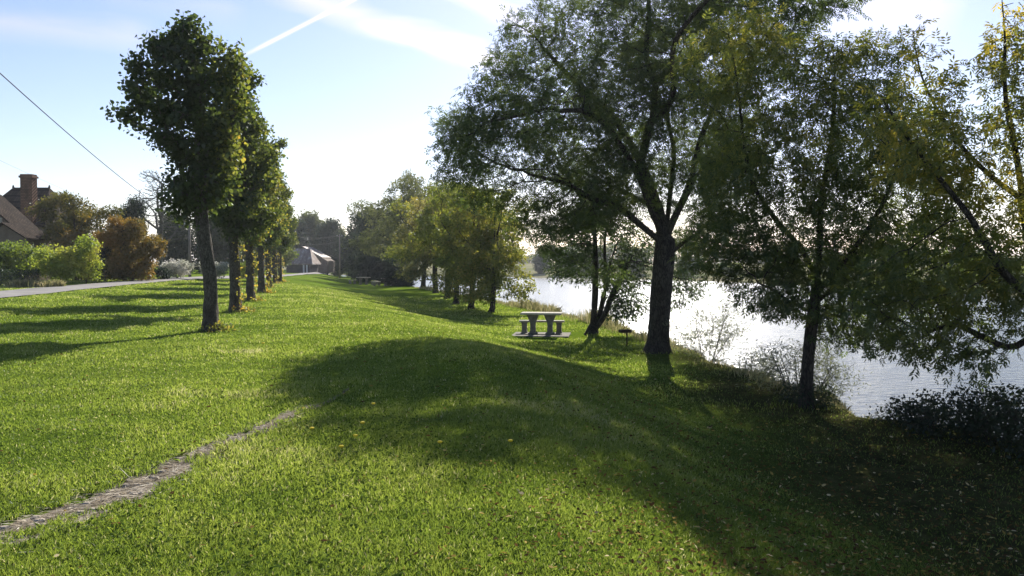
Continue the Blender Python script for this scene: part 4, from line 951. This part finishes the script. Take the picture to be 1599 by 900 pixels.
f = MB().box((.85, .16, ze + .15), (.55, .12, .9)).build('window', M['timber'], cot); MB().box((.85, .09, ze + .15), (.44, .03, .78)).build('pane', M['glass_dark'], f)
# porch gable in front
pc = thing('garden_shed', 'small tiled garden outbuilding with a plain brown gable below the cottage', 'shed', ((8 - 800) * 55 / F, 55, Hs(-35, 55) - .1))
zz = EYE + (410 - 350) / F * 55 - Hs(-35, 55) + .1
mb = MB(); mb.add([(-1.4, 0, 0), (1.4, 0, 0), (1.4, 0, zz - .9), (0, 0, zz - .05), (-1.4, 0, zz - .9), (-1.4, 3, 0), (1.4, 3, 0), (1.4, 3, zz - .9), (0, 3, zz - .05), (-1.4, 3, zz - .9)],
                  [(0, 1, 2, 3, 4), (9, 8, 7, 6, 5), (1, 6, 7, 2), (5, 0, 4, 9), (2, 7, 8, 3), (3, 8, 9, 4)]); mb.build('wall', M['render_wall'], pc)
mb = MB(); gable_roof_y(mb, -1.4, 1.4, 0, 3, zz - .9, zz, .25, .1); mb.build('roof', M['roof_tile'], pc)
MB().box((0, -.04, .95), (.8, .08, 1.9)).build('door', M['timber'], pc)
# barn at the end of the lawn
DB = 128; ub = DB / F; zbb = Hs(-33, DB)
barn = thing('barn', 'old barn with pale weathered sloping roof at the end of the lawn', 'barn', ((470 - 800) * ub, DB, zbb - .1))
Zb = lambda py: EYE + (410 - py) / F * DB - zbb + .1
wl, wr = (445 - 470) * ub, (486 - 470) * ub
mb = MB(); mb.box(((wl + wr) / 2, 3, Zb(412) / 2), (wr - wl - .4, 5.4, Zb(412))); mb.build('wall', M['slate_dark'], barn)
mb = MB(); hip_roof(mb, wl, wr, .3, 5.7, Zb(412), Zb(388), 1.1, .25); M['barn_roof'] = rough_mat('barn_roof', [(.35, (.18, .13, .11)), (.5, (.26, .2, .17)), (.65, (.42, .38, .34))], .9, .6, .4, 8, .05, (2, .6, 1)); mb.build('roof', M['barn_roof'], barn)
mb = MB()
for xx in (.45, .95): mb.box((xx, .16, Zb(414) / 2), (.22, .16, Zb(414)))
mb.build('door_post', M['white_metal'], barn)
bh = thing('barn', 'second taller barn with bright ridge line and brown gable behind the pale roofed one', 'barn', ((492 - 800) * 138 / F, 138, zbb - .1))
Zc = lambda py: EYE + (410 - py) / F * 138 - zbb + .1
k_ = 138 / F
mb = MB(); xl, xr = (472 - 492) * k_, (512 - 492) * k_; xm = (474 - 492) * k_; mb.add([(xl, 0, 0), (xr, 0, 0), (xr, 0, Zc(408)), (xm, 0, Zc(386)), (xl, 0, Zc(388)), (xl, 6, 0), (xr, 6, 0), (xr, 6, Zc(408)), (xm, 6, Zc(386)), (xl, 6, Zc(388))],
    [(0, 1, 2, 3, 4), (9, 8, 7, 6, 5), (1, 6, 7, 2), (5, 0, 4, 9), (2, 7, 8, 3), (3, 8, 9, 4)]); mb.build('wall', M['render_wall'], bh)
mb = MB(); mb.add([(xm, -.4, Zc(385)), (xr - .8, -.4, Zc(402)), (xr - .8, 6.4, Zc(402)), (xm, 6.4, Zc(385)), (xm, -.4, Zc(385) - .22), (xr - .8, -.4, Zc(402) - .22), (xr - .8, 6.4, Zc(402) - .22), (xm, 6.4, Zc(385) - .22)],
                  [(0, 1, 2, 3), (7, 6, 5, 4), (0, 4, 5, 1), (1, 5, 6, 2), (2, 6, 7, 3), (3, 7, 4, 0)]); mb.build('roof', M['barn_roof'], bh)

# ------------------------------------------------------------------ poles and wires
def pole(label, px, d, top, lean=0):
    x, y, z = at_px(px, d, .1); h = EYE + (410 - top) / F * d - z
    t_ = thing('utility_pole', label, 'pole', (x, y, z))
    MB().tube([(0, 0, 0), (lean * .5, 0, h * .5), (lean, 0, h)], [.13, .11, .09], 10).build('post', M['wood_pole'], t_, True)
    MB().box((lean, 0, h - .35), (.9, .09, .09)).build('cross_arm', M['wood_pole'], t_)
    for s in (-.38, .38): MB().lathe([(.02, 0), (.02, .06), (.05, .07), (.055, .12), (.035, .17)], (lean + s, 0, h - .3), 8).build('insulator', M['white_metal'], t_)
    return Vector((x + lean, y, z + h - .15))
pa = pole('wooden telegraph pole right of the white flowering shrub', 297, 70, 346)
pb = pole('distant pole in front of the trees right of the barns', 531, 125, 366)
def wire(name, label, a, b_, sag, r=.012, n=24):
    P = []
    for i in range(n + 1):
        t = i / n; p = a.lerp(b_, t); p.z -= 4 * sag * t * (1 - t); P.append(p)
    o = MB().tube(P, r, 5).build(name, M['wire'], None, True); tag(o, label, 'wire')
wd = ray(-120, 5); wp = Vector((0, 0, EYE)) + wd * 21
wire('overhead_wire', 'thick dark overhead cable crossing the sky above the house to the telegraph pole', pa, wp, .55, .016)
wd = ray(-60, 222); wp = Vector((0, 0, EYE)) + wd * 60
wire('overhead_wire', 'faint thin wire above the tiled house roof', Vector((-42, 92, EYE + 92 * (410 - 345) / F)), wp, .3, .008)
pc_ = Vector(((455 - 800) / F * 112, 112, EYE + (410 - 368) / F * 112))
wire('overhead_wire', 'upper pale wire running to the distant pole right of the barns', pb, pc_, .45, .018)
wire('overhead_wire', 'lower wire running to the distant pole right of the barns', pb - Vector((0, 0, .9)), pc_ - Vector((0, 0, 1.1)), .4, .014)
wire('overhead_wire', 'short wire left of the telegraph pole across the dark trees', pa - Vector((0, 0, .15)), Vector(((225 - 800) / F * 84, 84, EYE + (410 - 352) / F * 84)), .15, .012)

# ------------------------------------------------------------------ picnic furniture
def picnic(loc, rz, label, group=None):
    t_ = thing('picnic_table', label, 'table', loc, rz, group)
    MB().box((0, 0, .735), (1.42, .72, .07), bev=.012).build('tabletop', M['concrete'], t_)
    for s in (-.3, .3):
        mb = MB()
        prof = [(.16, .0), (.16, .05), (.095, .09), (.085, .3), (.095, .42), (.17, .6), (.215, .7)]
        V = []; fc = []
        for (hw_, z) in prof:
            dpt = .16 if z < .06 else .13; V += [(s * 1.0 - hw_, -dpt, z), (s + hw_, -dpt, z), (s + hw_, dpt, z), (s - hw_, dpt, z)]
        for i in range(len(prof) - 1):
            for k in range(4): j = (k + 1) % 4; fc.append((i * 4 + k, i * 4 + j, i * 4 + 4 + j, i * 4 + 4 + k))
        fc += [(3, 2, 1, 0), tuple(range(len(V) - 4, len(V)))]
        mb.add(V, fc).build('leg', M['concrete_old'], t_)
    return t_
def bench(loc, rz, label, group=None):
    t_ = thing('bench', label, 'bench', loc, rz, group)
    MB().box((0, 0, .42), (1.62, .3, .06), bev=.01).build('seat', M['concrete'], t_)
    for s in (-.62, .62):
        mb = MB(); V = []; fc = []; prof = [(.11, 0), (.085, .1), (.085, .3), (.11, .388)]
        for (hw_, z) in prof: V += [(s - hw_, -.12, z), (s + hw_, -.12, z), (s + hw_, .12, z), (s - hw_, .12, z)]
        for i in range(3):
            for k in range(4): j = (k + 1) % 4; fc.append((i * 4 + k, i * 4 + j, i * 4 + 4 + j, i * 4 + 4 + k))
        fc += [(3, 2, 1, 0), (12, 13, 14, 15)]
        mb.add(V, fc).build('leg', M['concrete_old'], t_)
    return t_
TX, TY = (846 - 800) / F * 28.2, 28.2; tz = Hs(TX, TY)
rz = math.radians(-7)
pad = MB().box((TX, TY, tz + .0), (2.0, 1.6, .05), rz, bev=.01).build('concrete_slab', M['concrete_old'], None)
tag(pad, 'thin pale concrete slab under the nearest picnic table', 'slab')
picnic((TX, TY - .12, tz + .024), rz, 'concrete picnic table with two flared legs beside the alder', 'picnic tables')
bench((TX + .03, TY + .48, tz + .024), rz, 'low concrete bench on the slab behind the nearest picnic table', 'benches')
for (px, d, lab) in ((568, 92, 'far picnic table on the left, at the end of the lawn'), (607, 88, 'far picnic table in front of the big dark bush')):
    x, y, z = at_px(px, d, -.01)
    c = picnic((x, y, z), .3, lab, 'picnic tables'); c.scale = (1.1, 1.1, 1.1)
    c.children[0].data.materials[0] = M['concrete_old']
    for s in (-1, 1):
        bx_ = x + s * 1.25; bb = bench((bx_, y + .1 * s, Hs(bx_, y)), 1.35, ('left' if s < 0 else 'right') + ' bench of the ' + lab.replace(', at the end of the lawn', ''), 'benches'); bb.children[0].data.materials[0] = M['concrete_old']
# grill on a post
GX, GY = (977 - 800) / F * 24.6, 24.6; gz = Hs(GX, GY)
g = thing('barbecue_grill', 'small black barbecue grill on a post between the alder and the tall ash', 'grill', (GX, GY, gz), .2)
MB().tube([(0.06, 0, -.1), (.06, 0, .42)], .022, 8).build('post', M['iron'], g)
mb = MB(); mb.box((0, 0, .43), (.34, .26, .02)); 
for a, b_, w_, dd in ((-.165, 0, .012, .26), (.165, 0, .012, .26), (0, .125, .34, .012), (0, -.125, .34, .012)): mb.box((a, b_, .47), (w_, dd, .065))
mb.build('fire_box', M['iron'], g)
mb = MB()
for k in range(9): mb.tube([(-.15 + k * .0375, -.12, .508), (-.15 + k * .0375, .12, .508)], .004, 5)
mb.build('grate', M['iron'], g)
mb = MB(); mb.tube([(.12, .1, .5), (.13, .1, .6), (.09, .1, .68), (.03, .1, .68), (0, .1, .61), (.02, .1, .56)], .008, 6); mb.build('handle', M['iron'], g)

# ------------------------------------------------------------------ dandelions
M['yellow_petal'] = rough_mat('yellow_petal', [(.3, (.75, .5, .02)), (.7, (.85, .65, .04))], 40, .6)
dl = [(487, 673, 'dandelion at the shadow edge left of the others'), (533, 702, 'lowest dandelion in the sunny foreground grass'), (555, 685, 'dandelion just up and right of the lowest one'), (566, 664, 'small dandelion in the shade above the sunny grass'),
      (687, 695, 'dandelion by itself in the middle of the shadow edge'), (583, 634, 'dandelion in the shadow near the end of the path'), (797, 693, 'dandelion farthest right on the dark slope'), (411, 538, 'far dandelion on the sunlit lawn')]
for (px, py, lab) in dl:
    dr = ray(px, py); p = Vector((0, 0, EYE)); tt_ = 3.0
    while tt_ < 60:
        p = Vector((0, 0, EYE)) + dr * tt_
        if p.z < Hs(p.x, p.y) + .05: break
        tt_ += .02
    f = thing('dandelion', lab, 'flower', (p.x, p.y, Hs(p.x, p.y)), group='dandelions in the grass')
    MB().tube([(0, 0, 0), (.004, 0, .035), (0, .003, .07)], .0016, 5).build('stem', M['reed'], f)
    s = 1.5 if py > 600 else 2.2
    MB().lathe([(.003 * s, .062), (.012 * s, .068), (.016 * s, .077), (.011 * s, .083), (.003 * s, .084)], (0, 0, 0), 10).build('flower_head', M['yellow_petal'], f, True)

# ------------------------------------------------------------------ thin autumn haze over the whole valley
hz = MB().box((0, 1280, 13), (4400, 3600, 34)).build('haze', None)
hm = bpy.data.materials.new('haze'); hm.use_nodes = True; hn = hm.node_tree; hn.nodes.clear()
pv = hn.nodes.new('ShaderNodeVolumePrincipled'); pv.inputs['Density'].default_value = .0003; pv.inputs['Color'].default_value = (.88, .93, 1, 1); pv.inputs['Anisotropy'].default_value = .3
ho = hn.nodes.new('ShaderNodeOutputMaterial'); hn.links.new(pv.outputs[0], ho.inputs['Volume'])
hz.data.materials.append(hm); tag(hz, kind='stuff')
